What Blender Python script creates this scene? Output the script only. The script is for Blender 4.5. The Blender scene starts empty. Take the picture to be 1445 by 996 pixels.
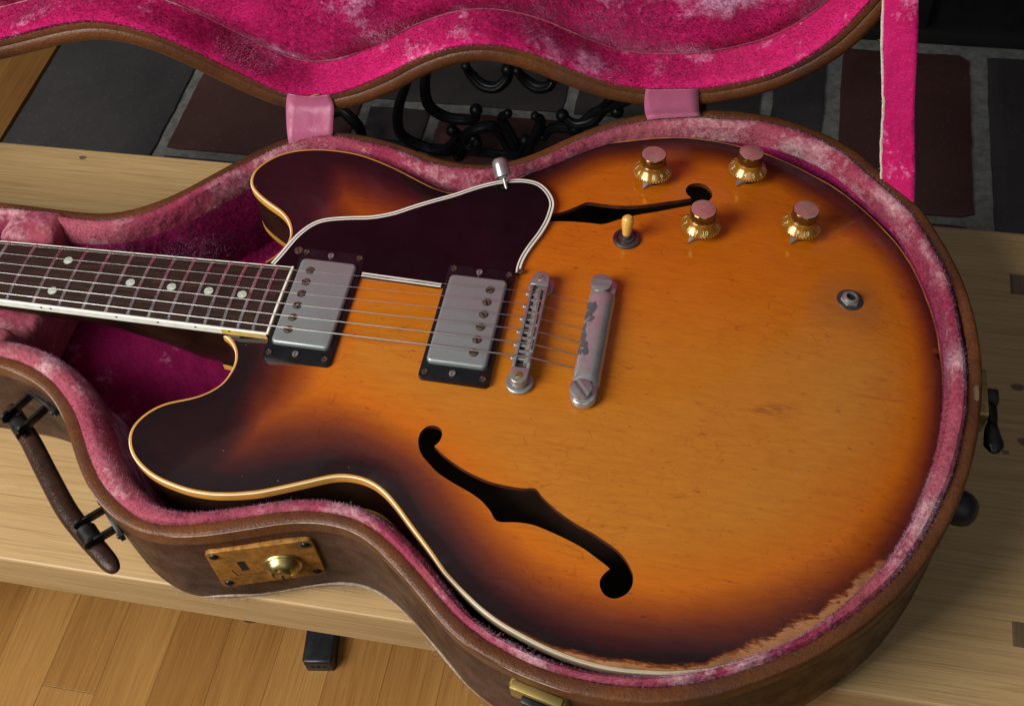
import bpy, bmesh, math, random
import numpy as np
from mathutils import Vector, Matrix, geometry
random.seed(7); rng = np.random.default_rng(7)
scene = bpy.context.scene
col = scene.collection
MM = 0.001

# ------------------------------------------------------------------ camera
cam_d = bpy.data.cameras.new('camera'); cam = bpy.data.objects.new('camera', cam_d); col.objects.link(cam)
rows = ((0.97827017, 0.19216354, -0.07785021), (-0.11145768, 0.80402596, 0.58405432), (0.17482753, -0.56268591, 0.80797271))
m = Matrix([[rows[j][i] for j in range(3)] for i in range(3)]).to_4x4()
m.translation = Vector((0.12326546, -0.43879844, 0.62049059))
cam.matrix_world = m
cam_d.sensor_width = 36; cam_d.sensor_fit = 'HORIZONTAL'; cam_d.lens = 1693.87 / 1445 * 36
cam_d.clip_start = 0.02; cam_d.clip_end = 50
scene.camera = cam

# ------------------------------------------------------------------ world, window light, exposure
w = bpy.data.worlds.new('World'); scene.world = w; w.use_nodes = True
w.node_tree.nodes['Background'].inputs[0].default_value = (0.80, 0.88, 1.0, 1)
w.node_tree.nodes['Background'].inputs[1].default_value = 0.05
def area(name, loc, target, sx, sy, power, color):
    d = bpy.data.lights.new(name, 'AREA'); d.shape = 'RECTANGLE'; d.size = sx; d.size_y = sy; d.energy = power; d.color = color
    o = bpy.data.objects.new(name, d); col.objects.link(o); o.location = loc
    o.rotation_euler = (Vector(target) - Vector(loc)).to_track_quat('-Z', 'Y').to_euler()
    return o
area('window_light', (-0.95, -0.78, 0.95), (0.0, -0.02, 0.0), 0.8, 0.9, 37, (1.0, 0.96, 0.90))
area('right_fill_light', (0.7, -1.5, 1.6), (0.2, 0.05, 0.0), 1.2, 1.2, 6, (0.95, 0.97, 1.0))  # fill lamp added to lift the darker right side; stands for no window
area('ceiling_bounce_light', (0.1, 1.0, 2.3), (0.0, 0.2, 0.0), 2.6, 2.0, 3, (0.92, 0.96, 1.0))
vs = scene.view_settings
vs.view_transform = 'Standard'; vs.look = 'None'; vs.exposure = 0.0; vs.gamma = 1.0; vs.use_curve_mapping = False
scene.render.engine = 'CYCLES'

# ------------------------------------------------------------------ measured outlines, millimetres
BODY = [[-190.2,36.4],[-184.9,42.4],[-182.1,47.9],[-180.7,52.1],[-179.7,56.1],[-179.5,60.1],[-180.7,65.0],[-182.1,68.3],[-186.1,75.0],[-191.1,80.0],[-196.8,83.5],[-203.7,87.2],[-211.8,92.4],[-217.3,96.8],[-221.3,100.7],[-223.4,105.0],[-224.6,111.8],[-224.0,118.2],[-220.5,124.7],[-215.1,131.9],[-209.0,137.0],[-200.3,141.7],[-189.3,144.8],[-177.9,146.4],[-166.0,146.5],[-159.2,146.2],[-150.0,144.8],[-138.6,141.7],[-126.9,137.4],[-115.2,132.4],[-102.8,126.7],[-92.0,122.0],[-84.1,119.9],[-77.7,119.2],[-56.7,124.8],[-36.5,140.3],[-26.9,149.4],[-17.0,157.7],[-4.8,168.0],[7.2,178.2],[23.8,187.3],[49.4,195.9],[65.0,200.1],[80.6,202.0],[97.2,201.7],[115.0,199.7],[135.3,195.3],[158.1,185.5],[182.1,172.2],[192.9,163.9],[204.4,153.1],[215.0,141.8],[227.7,126.1],[238.1,107.8],[245.4,88.3],[250.8,70.3],[254.7,51.8],[257.3,22.4],[257.8,0.4],[257.0,-19.4],[255.0,-34.6],[251.3,-51.9],[248.5,-62.9],[242.2,-80.4],[233.4,-100.7],[224.2,-119.3],[217.7,-129.5],[206.2,-144.9],[188.4,-161.2],[173.3,-173.1],[150.7,-186.9],[131.9,-195.2],[110.9,-200.6],[89.5,-203.1],[76.8,-203.4],[63.9,-202.2],[50.7,-199.9],[37.0,-196.0],[22.9,-191.1],[15.6,-188.1],[4.4,-182.1],[-7.4,-174.0],[-19.7,-164.6],[-28.8,-155.1],[-35.5,-148.7],[-46.4,-138.5],[-55.7,-129.3],[-64.9,-121.4],[-73.5,-116.4],[-82.7,-114.2],[-92.9,-114.4],[-100.9,-117.0],[-109.2,-121.0],[-117.5,-124.9],[-125.2,-128.5],[-139.1,-134.6],[-153.1,-138.5],[-165.9,-140.7],[-178.2,-140.9],[-188.5,-139.5],[-199.3,-137.1],[-208.1,-133.8],[-215.9,-129.2],[-222.4,-124.2],[-227.0,-118.3],[-229.3,-113.6],[-230.6,-109.2],[-230.8,-104.1],[-229.4,-98.6],[-225.7,-92.1],[-220.6,-86.5],[-214.8,-82.5],[-206.7,-79.1],[-199.1,-75.8],[-191.7,-70.3],[-185.8,-63.3],[-184.6,-58.9],[-183.3,-52.0],[-183.3,-45.8],[-184.7,-40.4],[-188.1,-34.8],[-193.6,-29.4],[-200.0,-26.4],[-205.7,-25.5],[-208.4,-25.6]]
RIM = [[-340.8,-68.7],[-329.3,-70.5],[-317.7,-74.3],[-307.8,-78.3],[-299.1,-83.3],[-290.3,-90.5],[-281.5,-99.6],[-272.6,-111.1],[-266.9,-118.6],[-258.0,-130.5],[-242.7,-147.2],[-230.6,-156.5],[-216.9,-163.9],[-203.7,-168.6],[-189.4,-169.2],[-174.6,-167.3],[-160.4,-164.2],[-139.8,-157.4],[-119.4,-150.1],[-108.7,-147.5],[-98.2,-146.3],[-87.4,-146.1],[-77.7,-147.7],[-68.0,-151.6],[-59.6,-156.7],[-50.9,-163.2],[-38.0,-173.1],[-21.2,-187.6],[-8.8,-198.1],[4.9,-206.1],[18.7,-211.4],[30.0,-215.1],[43.5,-218.4],[58.1,-221.5],[77.8,-222.9],[103.1,-220.6],[114.6,-218.5],[139.0,-210.1],[163.2,-197.3],[187.4,-181.9],[211.9,-159.9],[230.6,-137.7],[242.1,-118.3],[252.6,-97.0],[260.8,-75.5],[267.2,-54.5],[272.3,-29.6],[275.5,3.5],[275.6,30.9],[272.6,57.3],[266.5,84.4],[257.8,108.0],[240.9,143.6],[209.8,178.9],[192.8,196.1],[168.6,210.6],[142.2,220.3],[115.7,223.7],[87.4,223.2],[45.2,214.6],[21.4,204.2],[-2.8,186.1],[-26.3,165.9],[-42.3,155.4],[-59.1,149.3],[-76.9,148.1],[-99.8,152.4],[-126.2,161.9],[-152.2,167.9],[-175.5,169.7],[-197.0,167.5],[-216.3,158.4],[-230.1,146.7],[-243.3,132.7],[-256.1,118.5],[-268.7,104.3],[-281.7,91.4],[-298.9,79.0],[-313.3,72.0],[-325.4,69.0],[-342.8,68.0],[-358.4,68.6],[-386.0,69.8],[-407.4,70.5]]
FHOLE = [[-41.5,-89.3],[-39.1,-85.6],[-38.5,-81.4],[-39.5,-78.3],[-42.0,-76.3],[-45.5,-75.8],[-49.2,-77.3],[-51.7,-81.1],[-52.2,-85.6],[-51.2,-89.6],[-49.2,-93.9],[-45.9,-97.7],[-41.4,-101.5],[-35.9,-105.7],[-29.0,-109.3],[-21.8,-112.5],[-14.7,-115.4],[-6.9,-119.5],[-0.2,-125.1],[5.3,-130.9],[16.6,-129.9],[25.6,-130.0],[35.5,-132.3],[46.9,-135.8],[56.2,-139.3],[63.9,-143.4],[70.1,-146.9],[72.9,-148.8],[70.2,-152.0],[68.6,-155.7],[68.9,-159.5],[71.6,-163.5],[75.7,-165.2],[79.7,-164.5],[84.1,-161.2],[86.4,-156.3],[86.2,-150.9],[84.7,-147.4],[80.8,-141.9],[75.1,-137.0],[68.1,-133.2],[60.3,-129.4],[51.1,-125.8],[43.1,-121.9],[34.9,-116.9],[28.1,-111.9],[23.3,-107.5],[16.3,-108.3],[9.7,-108.4],[-0.4,-107.7],[-8.2,-106.1],[-16.3,-103.5],[-24.6,-99.9],[-33.3,-95.1]]
THOLE = [[87.4,134.7],[83.8,138.9],[82.9,143.0],[84.7,147.6],[88.8,150.1],[94.1,150.4],[98.9,146.4],[101.4,140.7],[100.4,135.8],[96.5,131.5],[88.6,127.8],[76.1,122.1],[63.7,116.4],[53.7,112.3],[42.4,106.3],[32.0,99.9],[22.5,99.4],[9.4,98.7],[-3.4,96.7],[-16.4,92.9],[-25.8,85.4],[-29.3,78.4],[-28.3,73.5],[-30.3,68.8],[-35.7,66.6],[-40.3,70.2],[-41.6,76.3],[-39.3,84.4],[-33.4,91.9],[-24.5,96.7],[-14.4,100.4],[-3.9,104.2],[3.5,107.8],[11.3,113.9],[18.0,119.1],[26.5,118.9],[37.1,118.9],[47.4,120.1],[58.5,123.2],[71.0,128.1],[79.4,131.2]]
PG = [[-181.1,29.1],[-177.7,38.4],[-175.0,47.3],[-172.0,55.6],[-168.5,62.3],[-164.5,67.6],[-159.0,72.0],[-149.9,75.3],[-137.0,78.1],[-125.0,80.4],[-111.7,85.9],[-100.7,93.1],[-88.6,100.5],[-74.3,108.6],[-64.4,115.3],[-54.5,121.3],[-44.3,125.9],[-33.7,128.8],[-25.5,129.4],[-17.9,127.8],[-11.6,123.1],[-6.5,116.3],[-3.9,109.3],[-3.9,101.7],[-4.8,92.7],[-7.7,81.2],[-11.5,70.9],[-14.5,60.7],[-15.7,52.1],[-15.3,45.9],[-64.1,28.1],[-117.5,29.2]]
IRON = {'a':[[-229.0,-360.0],[-225.0,-375.0],[-211.0,-388.0],[-192.0,-388.0],[-178.0,-375.0],[-177.0,-363.0]],'b':[[-165.0,-362.0],[-157.0,-377.0],[-142.0,-385.0],[-126.0,-380.0],[-120.0,-369.0]],'c':[[-272.0,-348.0],[-281.0,-372.0],[-287.0,-405.0],[-283.0,-430.0],[-266.0,-449.0],[-243.0,-453.0],[-226.0,-445.0],[-223.0,-430.0]],'d':[[-301.0,-378.0],[-315.0,-408.0],[-327.0,-438.0],[-332.0,-473.0],[-325.0,-495.0],[-304.0,-508.0],[-283.0,-508.0],[-265.0,-497.0],[-254.0,-478.0],[-260.0,-472.0]],'e':[[-258.0,-519.0],[-248.0,-495.0],[-243.0,-477.0],[-225.0,-462.0],[-205.0,-460.0],[-193.0,-476.0],[-185.0,-493.0],[-172.0,-496.0],[-164.0,-481.0]],'f':[[-246.0,-482.0],[-243.0,-495.0],[-233.0,-498.0],[-227.0,-488.0],[-232.0,-484.0]],'g':[[-182.0,-433.0],[-192.0,-446.0],[-183.0,-466.0],[-176.0,-487.0],[-173.0,-514.0]],'h':[[-147.0,-434.0],[-141.0,-444.0],[-147.0,-464.0],[-156.0,-485.0],[-167.0,-513.0]],'i':[[-51.0,-394.0],[-60.0,-415.0],[-73.0,-433.0],[-95.0,-440.0],[-112.0,-431.0]],'j':[[-138.0,-470.0],[-127.0,-456.0],[-108.0,-449.0],[-92.0,-458.0]],'k':[[-433.0,-466.0],[-410.0,-456.0],[-398.0,-461.0],[-388.0,-475.0],[-389.0,-497.0],[-403.0,-522.0]],'l':[[19.0,-305.0],[15.0,-331.0],[-2.0,-362.0],[-25.0,-388.0],[-46.0,-406.0],[-74.0,-425.0],[-95.0,-448.0]],'m':[[-32.0,-331.0],[-30.0,-353.0],[-16.0,-364.0],[-0.0,-351.0]],'n':[[-80.0,-358.0],[-56.0,-367.0],[-39.0,-389.0],[-42.0,-413.0]]}
# ------------------------------------------------------------------ helpers
def prop(o, label=None, cat=None, kind=None, group=None):
    if label: o['label'] = label
    if cat: o['category'] = cat
    if kind: o['kind'] = kind
    if group: o['group'] = group
    return o
def empty(name, loc=(0, 0, 0)):
    o = bpy.data.objects.new(name, None); col.objects.link(o); o.location = Vector(loc) * MM; o.empty_display_size = 0.05
    return o
def mesh_from(name, V, F, mat, smooth=True, uvs=None):
    me = bpy.data.meshes.new(name)
    V = np.asarray(V, float) * MM
    me.from_pydata([tuple(v) for v in V], [], [tuple(int(i) for i in f) for f in F])
    me.update()
    for mm_ in (mat if isinstance(mat, (list, tuple)) else [mat]):
        if mm_: me.materials.append(mm_)
    if smooth:
        me.polygons.foreach_set('use_smooth', [True] * len(me.polygons))
    return me
def link(name, me, parent=None, loc=None, rot=None, scale=None):
    o = bpy.data.objects.new(name, me); col.objects.link(o)
    if parent is not None: o.parent = parent
    if loc is not None: o.location = Vector(loc) * MM
    if rot is not None: o.rotation_euler = rot
    if scale is not None: o.scale = scale
    return o
def obj(name, V, F, mat, parent=None, smooth=True, off=(0, 0, 0), sharp=None):
    me = mesh_from(name, np.asarray(V, float) - np.asarray(off, float), F, mat, smooth)
    o = link(name, me, parent)
    if smooth and sharp: set_sharp(me, sharp)
    return o
def set_sharp(me, deg):
    bm = bmesh.new(); bm.from_mesh(me)
    for e in bm.edges:
        if len(e.link_faces) == 2 and e.calc_face_angle(0) > math.radians(deg): e.smooth = False
    bm.to_mesh(me); bm.free()
class MB:
    """collects several shapes for one mesh"""
    def __init__(s): s.V = []; s.F = []; s.M = []
    def add(s, V, F, m=0):
        n = len(s.V); s.V += [tuple(v) for v in V]; s.F += [tuple(i + n for i in f) for f in F]; s.M += [m] * len(F); return s
    def build(s, name, mat, parent=None, smooth=True, sharp=35, off=(0, 0, 0)):
        o = obj(name, s.V, s.F, mat, parent, smooth, off)
        if any(s.M): o.data.polygons.foreach_set('material_index', s.M)
        if sharp and smooth: set_sharp(o.data, sharp)
        return o
    def mesh(s, name, mat, smooth=True, sharp=35):
        me = mesh_from(name, s.V, s.F, mat, smooth)
        if any(s.M): me.polygons.foreach_set('material_index', s.M)
        if sharp and smooth: set_sharp(me, sharp)
        return me
def resample(P, step, closed):
    P = np.asarray(P, float)
    Q = np.vstack([P, P[:1]]) if closed else P
    L = np.concatenate([[0], np.cumsum(np.linalg.norm(np.diff(Q, axis=0), axis=1))])
    n = max(4, int(round(L[-1] / step)))
    s = np.linspace(0, L[-1], n + 1)
    if closed: s = s[:-1]
    return np.stack([np.interp(s, L, Q[:, k]) for k in range(Q.shape[1])], 1)
def smooth_line(P, step, sigma, closed=True):
    R = resample(P, step, closed); k = max(1, int(sigma * 3 / step)); g = np.exp(-0.5 * (np.arange(-k, k + 1) * step / sigma) ** 2); g /= g.sum()
    if closed:
        out = sum(g[i + k] * np.roll(R, -i, axis=0) for i in range(-k, k + 1))
    else:
        E0 = 2 * R[0] - R[1:k + 1][::-1]; E1 = 2 * R[-1] - R[-k - 1:-1][::-1]; X = np.vstack([E0, R, E1])
        out = np.stack([np.convolve(X[:, c], g, 'valid') for c in range(R.shape[1])], 1)
    return out
def spline(P, n=8, closed=False):
    P = np.asarray(P, float); N = len(P); out = []
    for i in range(N if closed else N - 1):
        if closed: a, b, c, d = P[(i - 1) % N], P[i], P[(i + 1) % N], P[(i + 2) % N]
        else: a, b, c, d = P[max(i - 1, 0)], P[i], P[i + 1], P[min(i + 2, N - 1)]
        for t in np.linspace(0, 1, n, endpoint=False):
            out.append(0.5 * ((2 * b) + (c - a) * t + (2 * a - 5 * b + 4 * c - d) * t * t + (-a + 3 * b - 3 * c + d) * t ** 3))
    if not closed: out.append(P[-1])
    return np.array(out)
def normals2(P, closed=True):
    if closed: T = np.roll(P, -1, 0) - np.roll(P, 1, 0)
    else: T = np.gradient(P, axis=0)
    T = T / (np.linalg.norm(T, axis=1)[:, None] + 1e-9)
    return np.stack([T[:, 1], -T[:, 0]], 1)      # right-hand side of travel: outward for a counter-clockwise line
def area2(P): x, y = P[:, 0], P[:, 1]; return 0.5 * np.sum(x * np.roll(y, -1) - y * np.roll(x, -1))
def dist_line(Q, A, B):
    Q = np.asarray(Q, float); out = np.full(len(Q), 1e9)
    for s in range(0, len(Q), 2000):
        q = Q[s:s + 2000, None, :]; d = B - A; t = np.clip(((q - A) * d).sum(2) / (d * d).sum(1), 0, 1)
        out[s:s + 2000] = np.sqrt((((A + d * t[..., None]) - q) ** 2).sum(2).min(1))
    return out
def inside(Q, P):
    Q = np.asarray(Q, float); x, y = Q[:, 0], Q[:, 1]; r = np.zeros(len(Q), bool)
    for i in range(len(P)):
        x1, y1 = P[i]; x2, y2 = P[(i + 1) % len(P)]
        if y1 == y2: continue
        c = ((y1 > y) != (y2 > y)) & (x < (x2 - x1) * (y - y1) / (y2 - y1) + x1); r ^= c
    return r
def grid_faces(n, k, closed_n=True, flip=False):
    F = []
    for i in range(n if closed_n else n - 1):
        j = (i + 1) % n
        for q in range(k - 1):
            f = (i * k + q, j * k + q, j * k + q + 1, i * k + q + 1)
            F.append(f[::-1] if flip else f)
    return F
def tri_fill(loops, step, keep=None, grid=True, jitter=0.0):
    """triangulated sheet inside loops[0] with loops[1:] cut out; returns 2-D verts and faces"""
    pts = []; edges = []
    for L in loops:
        n0 = len(pts); pts += [tuple(q) for q in L]; edges += [(n0 + i, n0 + (i + 1) % len(L)) for i in range(len(L))]
    if grid:
        L = loops[0]; x0, y0 = L.min(0); x1, y1 = L.max(0)
        gx = np.arange(x0, x1, step); gy = np.arange(y0, y1, step * 0.866)
        G = np.array([(x + (step / 2 if j % 2 else 0), y) for j, y in enumerate(gy) for x in gx])
        ok = inside(G, L)
        for H in loops[1:]: ok &= ~inside(G, H)
        G = G[ok]
        for K in loops: G = G[dist_line(G, K, np.roll(K, -1, 0)) > step * 0.55]
        pts += [tuple(q) for q in G]
    r = geometry.delaunay_2d_cdt([Vector(q) for q in pts], edges, [], 0, 1e-5)
    V = np.array([tuple(v) for v in r[0]]); F = np.array([tuple(f) for f in r[2]])
    C = V[F].mean(1); ok = inside(C, loops[0])
    for H in loops[1:]: ok &= ~inside(C, H)
    F = F[ok]
    a = V[F]; cr = (a[:, 1, 0] - a[:, 0, 0]) * (a[:, 2, 1] - a[:, 0, 1]) - (a[:, 1, 1] - a[:, 0, 1]) * (a[:, 2, 0] - a[:, 0, 0])
    F[cr < 0] = F[cr < 0][:, ::-1]
    return V, F[np.abs(cr) > 1e-9]
def lathe(prof, n=32, center=(0, 0, 0), cap=True):
    """prof: (radius, z) pairs from bottom to top"""
    V = []; k = len(prof)
    for i in range(n):
        a = 2 * math.pi * i / n
        for r, z in prof: V.append((center[0] + r * math.cos(a), center[1] + r * math.sin(a), center[2] + z))
    F = grid_faces(n, k, True)
    if cap:
        F.append([i * k for i in range(n)][::-1]); F.append([i * k + k - 1 for i in range(n)])
    return V, F
def rounded_rect(lx, ly, r, n=5):
    out = []
    for cx, cy, a0 in ((lx / 2 - r, ly / 2 - r, 0), (-lx / 2 + r, ly / 2 - r, 90), (-lx / 2 + r, -ly / 2 + r, 180), (lx / 2 - r, -ly / 2 + r, 270)):
        for i in range(n + 1):
            a = math.radians(a0 + 90 * i / n); out.append((cx + r * math.cos(a), cy + r * math.sin(a)))
    return np.array(out)
def slab(P, z0, z1, bev=0.0, nb=3, bottom=True):
    """prism over a counter-clockwise outline with a rounded upper edge"""
    P = np.asarray(P, float)
    if area2(P) < 0: P = P[::-1]
    N = normals2(P); lev = [(0, z0), (0, z1 - bev)] if bev else [(0, z0), (0, z1)]
    for i in range(1, nb + 1):
        if bev: a = math.pi / 2 * i / nb; lev.append((-bev * (1 - math.cos(a)), z1 - bev + bev * math.sin(a)))
    V = []; k = len(lev); n = len(P)
    for i in range(n):
        for o, z in lev: V.append((P[i, 0] + N[i, 0] * o, P[i, 1] + N[i, 1] * o, z))
    F = grid_faces(n, k, True); F.append([i * k + k - 1 for i in range(n)])
    if bottom: F.append([i * k for i in range(n)][::-1])
    return V, F
def box(x0, x1, y0, y1, z0, z1):
    V = [(x0, y0, z0), (x1, y0, z0), (x1, y1, z0), (x0, y1, z0), (x0, y0, z1), (x1, y0, z1), (x1, y1, z1), (x0, y1, z1)]
    return V, [(3, 2, 1, 0), (4, 5, 6, 7), (0, 1, 5, 4), (1, 2, 6, 5), (2, 3, 7, 6), (3, 0, 4, 7)]
def bbox(x0, x1, y0, y1, z0, z1, b=1.0):
    """box with a chamfer all round"""
    bm = bmesh.new(); V, F = box(x0, x1, y0, y1, z0, z1); vs_ = [bm.verts.new(v) for v in V]
    for f in F: bm.faces.new([vs_[i] for i in f])
    bmesh.ops.bevel(bm, geom=bm.edges[:], offset=b, segments=2, affect='EDGES', profile=0.5)
    bm.verts.index_update(); out = [tuple(v.co) for v in bm.verts], [tuple(v.index for v in f.verts) for f in bm.faces]; bm.free(); return out
def tube(P, R, n=10, closed=False, cap=True, flat=1.0, up=None):
    P = np.asarray(P, float); N = len(P); R = np.full(N, R, float) if np.isscalar(R) else np.asarray(R, float)
    T = np.roll(P, -1, 0) - np.roll(P, 1, 0) if closed else np.gradient(P, axis=0)
    T /= np.linalg.norm(T, axis=1)[:, None] + 1e-12
    u = np.array(up if up is not None else (0, 0, 1.0), float)
    if abs(T[0] @ u) > 0.95: u = np.array((0, 1.0, 0))
    V = []
    for i in range(N):
        s = np.cross(T[i], u); s /= np.linalg.norm(s) + 1e-12; v = np.cross(s, T[i])
        if up is None: u = v
        for k in range(n):
            a = 2 * math.pi * k / n; V.append(P[i] + R[i] * (math.cos(a) * s + flat * math.sin(a) * v))
    F = []
    for i in range(N if closed else N - 1):
        j = (i + 1) % N
        for k in range(n): l = (k + 1) % n; F.append((i * n + k, i * n + l, j * n + l, j * n + k)[::-1])
    if cap and not closed: F.append(list(range(n))); F.append([(N - 1) * n + k for k in range(n)][::-1])
    return V, F
def xform(VF, M4):
    V, F = VF; return [tuple(M4 @ Vector(v)) for v in V], F
def frame(origin, z, x=None):
    z = Vector(z).normalized(); x = Vector(x) if x is not None else Vector((0, 0, 1)).cross(z)
    if x.length < 1e-6: x = Vector((1, 0, 0))
    y = z.cross(x).normalized(); x = y.cross(z).normalized()
    M4 = Matrix((x, y, z)).transposed().to_4x4(); M4.translation = Vector(origin); return M4
def pie_head(r, h, slot, depth, cross=False, n=28):
    """screw head: disc with one slot (or a cross) really cut into it"""
    mb = MB(); mb.add(*lathe([(r, 0), (r, h - depth)], n))
    parts = [(0, math.pi)] * 1 + [(math.pi, 2 * math.pi)] if not cross else [(k * math.pi / 2, (k + 1) * math.pi / 2) for k in range(4)]
    for a0, a1 in parts:
        am = (a0 + a1) / 2; P = []
        s = slot / 2; e = math.asin(min(0.9, s / r)); q = 10
        for i in range(q + 1):
            a = a0 + e + (a1 - a0 - 2 * e) * i / q; P.append((r * math.cos(a), r * math.sin(a)))
        if cross: P.append((s * math.sqrt(2) * math.cos(am), s * math.sqrt(2) * math.sin(am)))
        mb.add(*slab(np.array(P), h - depth - 0.02, h, min(0.35, depth * .45), 2, bottom=False))
    return mb
def noise1(n, seed, smooth=8, closed=True):
    r = np.random.default_rng(seed).normal(size=n); k = np.exp(-0.5 * (np.arange(-3 * smooth, 3 * smooth + 1) / smooth) ** 2); k /= np.sqrt((k ** 2).sum())
    return np.convolve(np.tile(r, 3), k, 'same')[n:2 * n]

# ------------------------------------------------------------------ materials
class NT:
    def __init__(s, name):
        s.m = bpy.data.materials.new(name); s.m.use_nodes = True; s.t = s.m.node_tree; s.b = s.t.nodes['Principled BSDF']; s.out = s.t.nodes['Material Output']
        s.tc = None
    def n(s, typ, **kw):
        o = s.t.nodes.new(typ)
        for k, v in kw.items():
            if k in o.inputs.keys() if isinstance(k, str) else False: pass
            setattr(o, k, v)
        return o
    def l(s, a, b): s.t.links.new(a, b)
    def obj_co(s, scale=(1, 1, 1), rot=(0, 0, 0)):
        if s.tc is None: s.tc = s.n('ShaderNodeTexCoord')
        mp = s.n('ShaderNodeMapping'); mp.inputs['Scale'].default_value = scale; mp.inputs['Rotation'].default_value = rot
        s.l(s.tc.outputs['Object'], mp.inputs['Vector']); return mp.outputs[0]
    def noise(s, co, scale, detail=4, rough=0.55, dist=0.0):
        o = s.n('ShaderNodeTexNoise'); s.l(co, o.inputs['Vector']); o.inputs['Scale'].default_value = scale; o.inputs['Detail'].default_value = detail
        o.inputs['Roughness'].default_value = rough; o.inputs['Distortion'].default_value = dist; return o.outputs['Fac']
    def ramp(s, fac, stops, interp='LINEAR'):
        o = s.n('ShaderNodeValToRGB'); o.color_ramp.interpolation = interp; e = o.color_ramp.elements
        while len(e) < len(stops): e.new(0.5)
        for i, (p_, c) in enumerate(stops):
            e[i].position = p_; e[i].color = c if len(c) == 4 else (*c, 1)
        s.l(fac, o.inputs[0]); return o.outputs[0]
    def mix(s, fac, a, b, mode='MIX'):
        o = s.n('ShaderNodeMix', data_type='RGBA', blend_type=mode)
        for sock, v in ((o.inputs[0], fac), (o.inputs[6], a), (o.inputs[7], b)):
            if hasattr(v, 'node'): s.l(v, sock)
            else: sock.default_value = v if not isinstance(v, tuple) else (v if len(v) == 4 else (*v, 1))
        return o.outputs[2]
    def math(s, op, a, b=0.0, clamp=False):
        o = s.n('ShaderNodeMath', operation=op, use_clamp=clamp)
        for i, v in enumerate((a, b)):
            if hasattr(v, 'node'): s.l(v, o.inputs[i])
            else: o.inputs[i].default_value = v
        return o.outputs[0]
    def mapr(s, v, a, b, c=0.0, d=1.0, smooth=False):
        o = s.n('ShaderNodeMapRange', interpolation_type='SMOOTHSTEP' if smooth else 'LINEAR'); s.l(v, o.inputs[0])
        for i, q in enumerate((a, b, c, d)): o.inputs[i + 1].default_value = q
        return o.outputs[0]
    def attr(s, name):
        o = s.n('ShaderNodeAttribute', attribute_name=name); return o.outputs['Fac']
    def bump(s, h, strength, dist):
        o = s.n('ShaderNodeBump'); o.inputs['Strength'].default_value = strength; o.inputs['Distance'].default_value = dist; s.l(h, o.inputs['Height']); s.l(o.outputs[0], s.b.inputs['Normal']); return o
    def set(s, **kw):
        names = dict(color='Base Color', rough='Roughness', metal='Metallic', coat='Coat Weight', coat_rough='Coat Roughness', sheen='Sheen Weight', sheen_rough='Sheen Roughness', sheen_tint='Sheen Tint', spec='Specular IOR Level', trans='Transmission Weight', ior='IOR', emis='Emission Color', emis_s='Emission Strength', aniso='Anisotropic', sss='Subsurface Weight')
        for k, v in kw.items():
            sock = s.b.inputs[names[k]]
            if hasattr(v, 'node'): s.l(v, sock)
            else: sock.default_value = (*v, 1) if isinstance(v, tuple) and len(v) == 3 else v
        return s.m
def plain(name, color, rough=0.5, metal=0.0, var=0.15, scale=120, bump=0.0, **kw):
    k = NT(name); co = k.obj_co(); f = k.noise(co, scale, 4)
    c = k.mix(k.mapr(f, .3, .7), tuple(x * (1 - var) for x in color), tuple(min(1, x * (1 + var)) for x in color))
    k.set(color=c, rough=k.mapr(f, .25, .75, max(0, rough * .8), min(1, rough * 1.2)), metal=metal, **kw)
    if bump: k.bump(k.noise(co, scale * 6, 3), bump, .0004)
    return k.m

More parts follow.
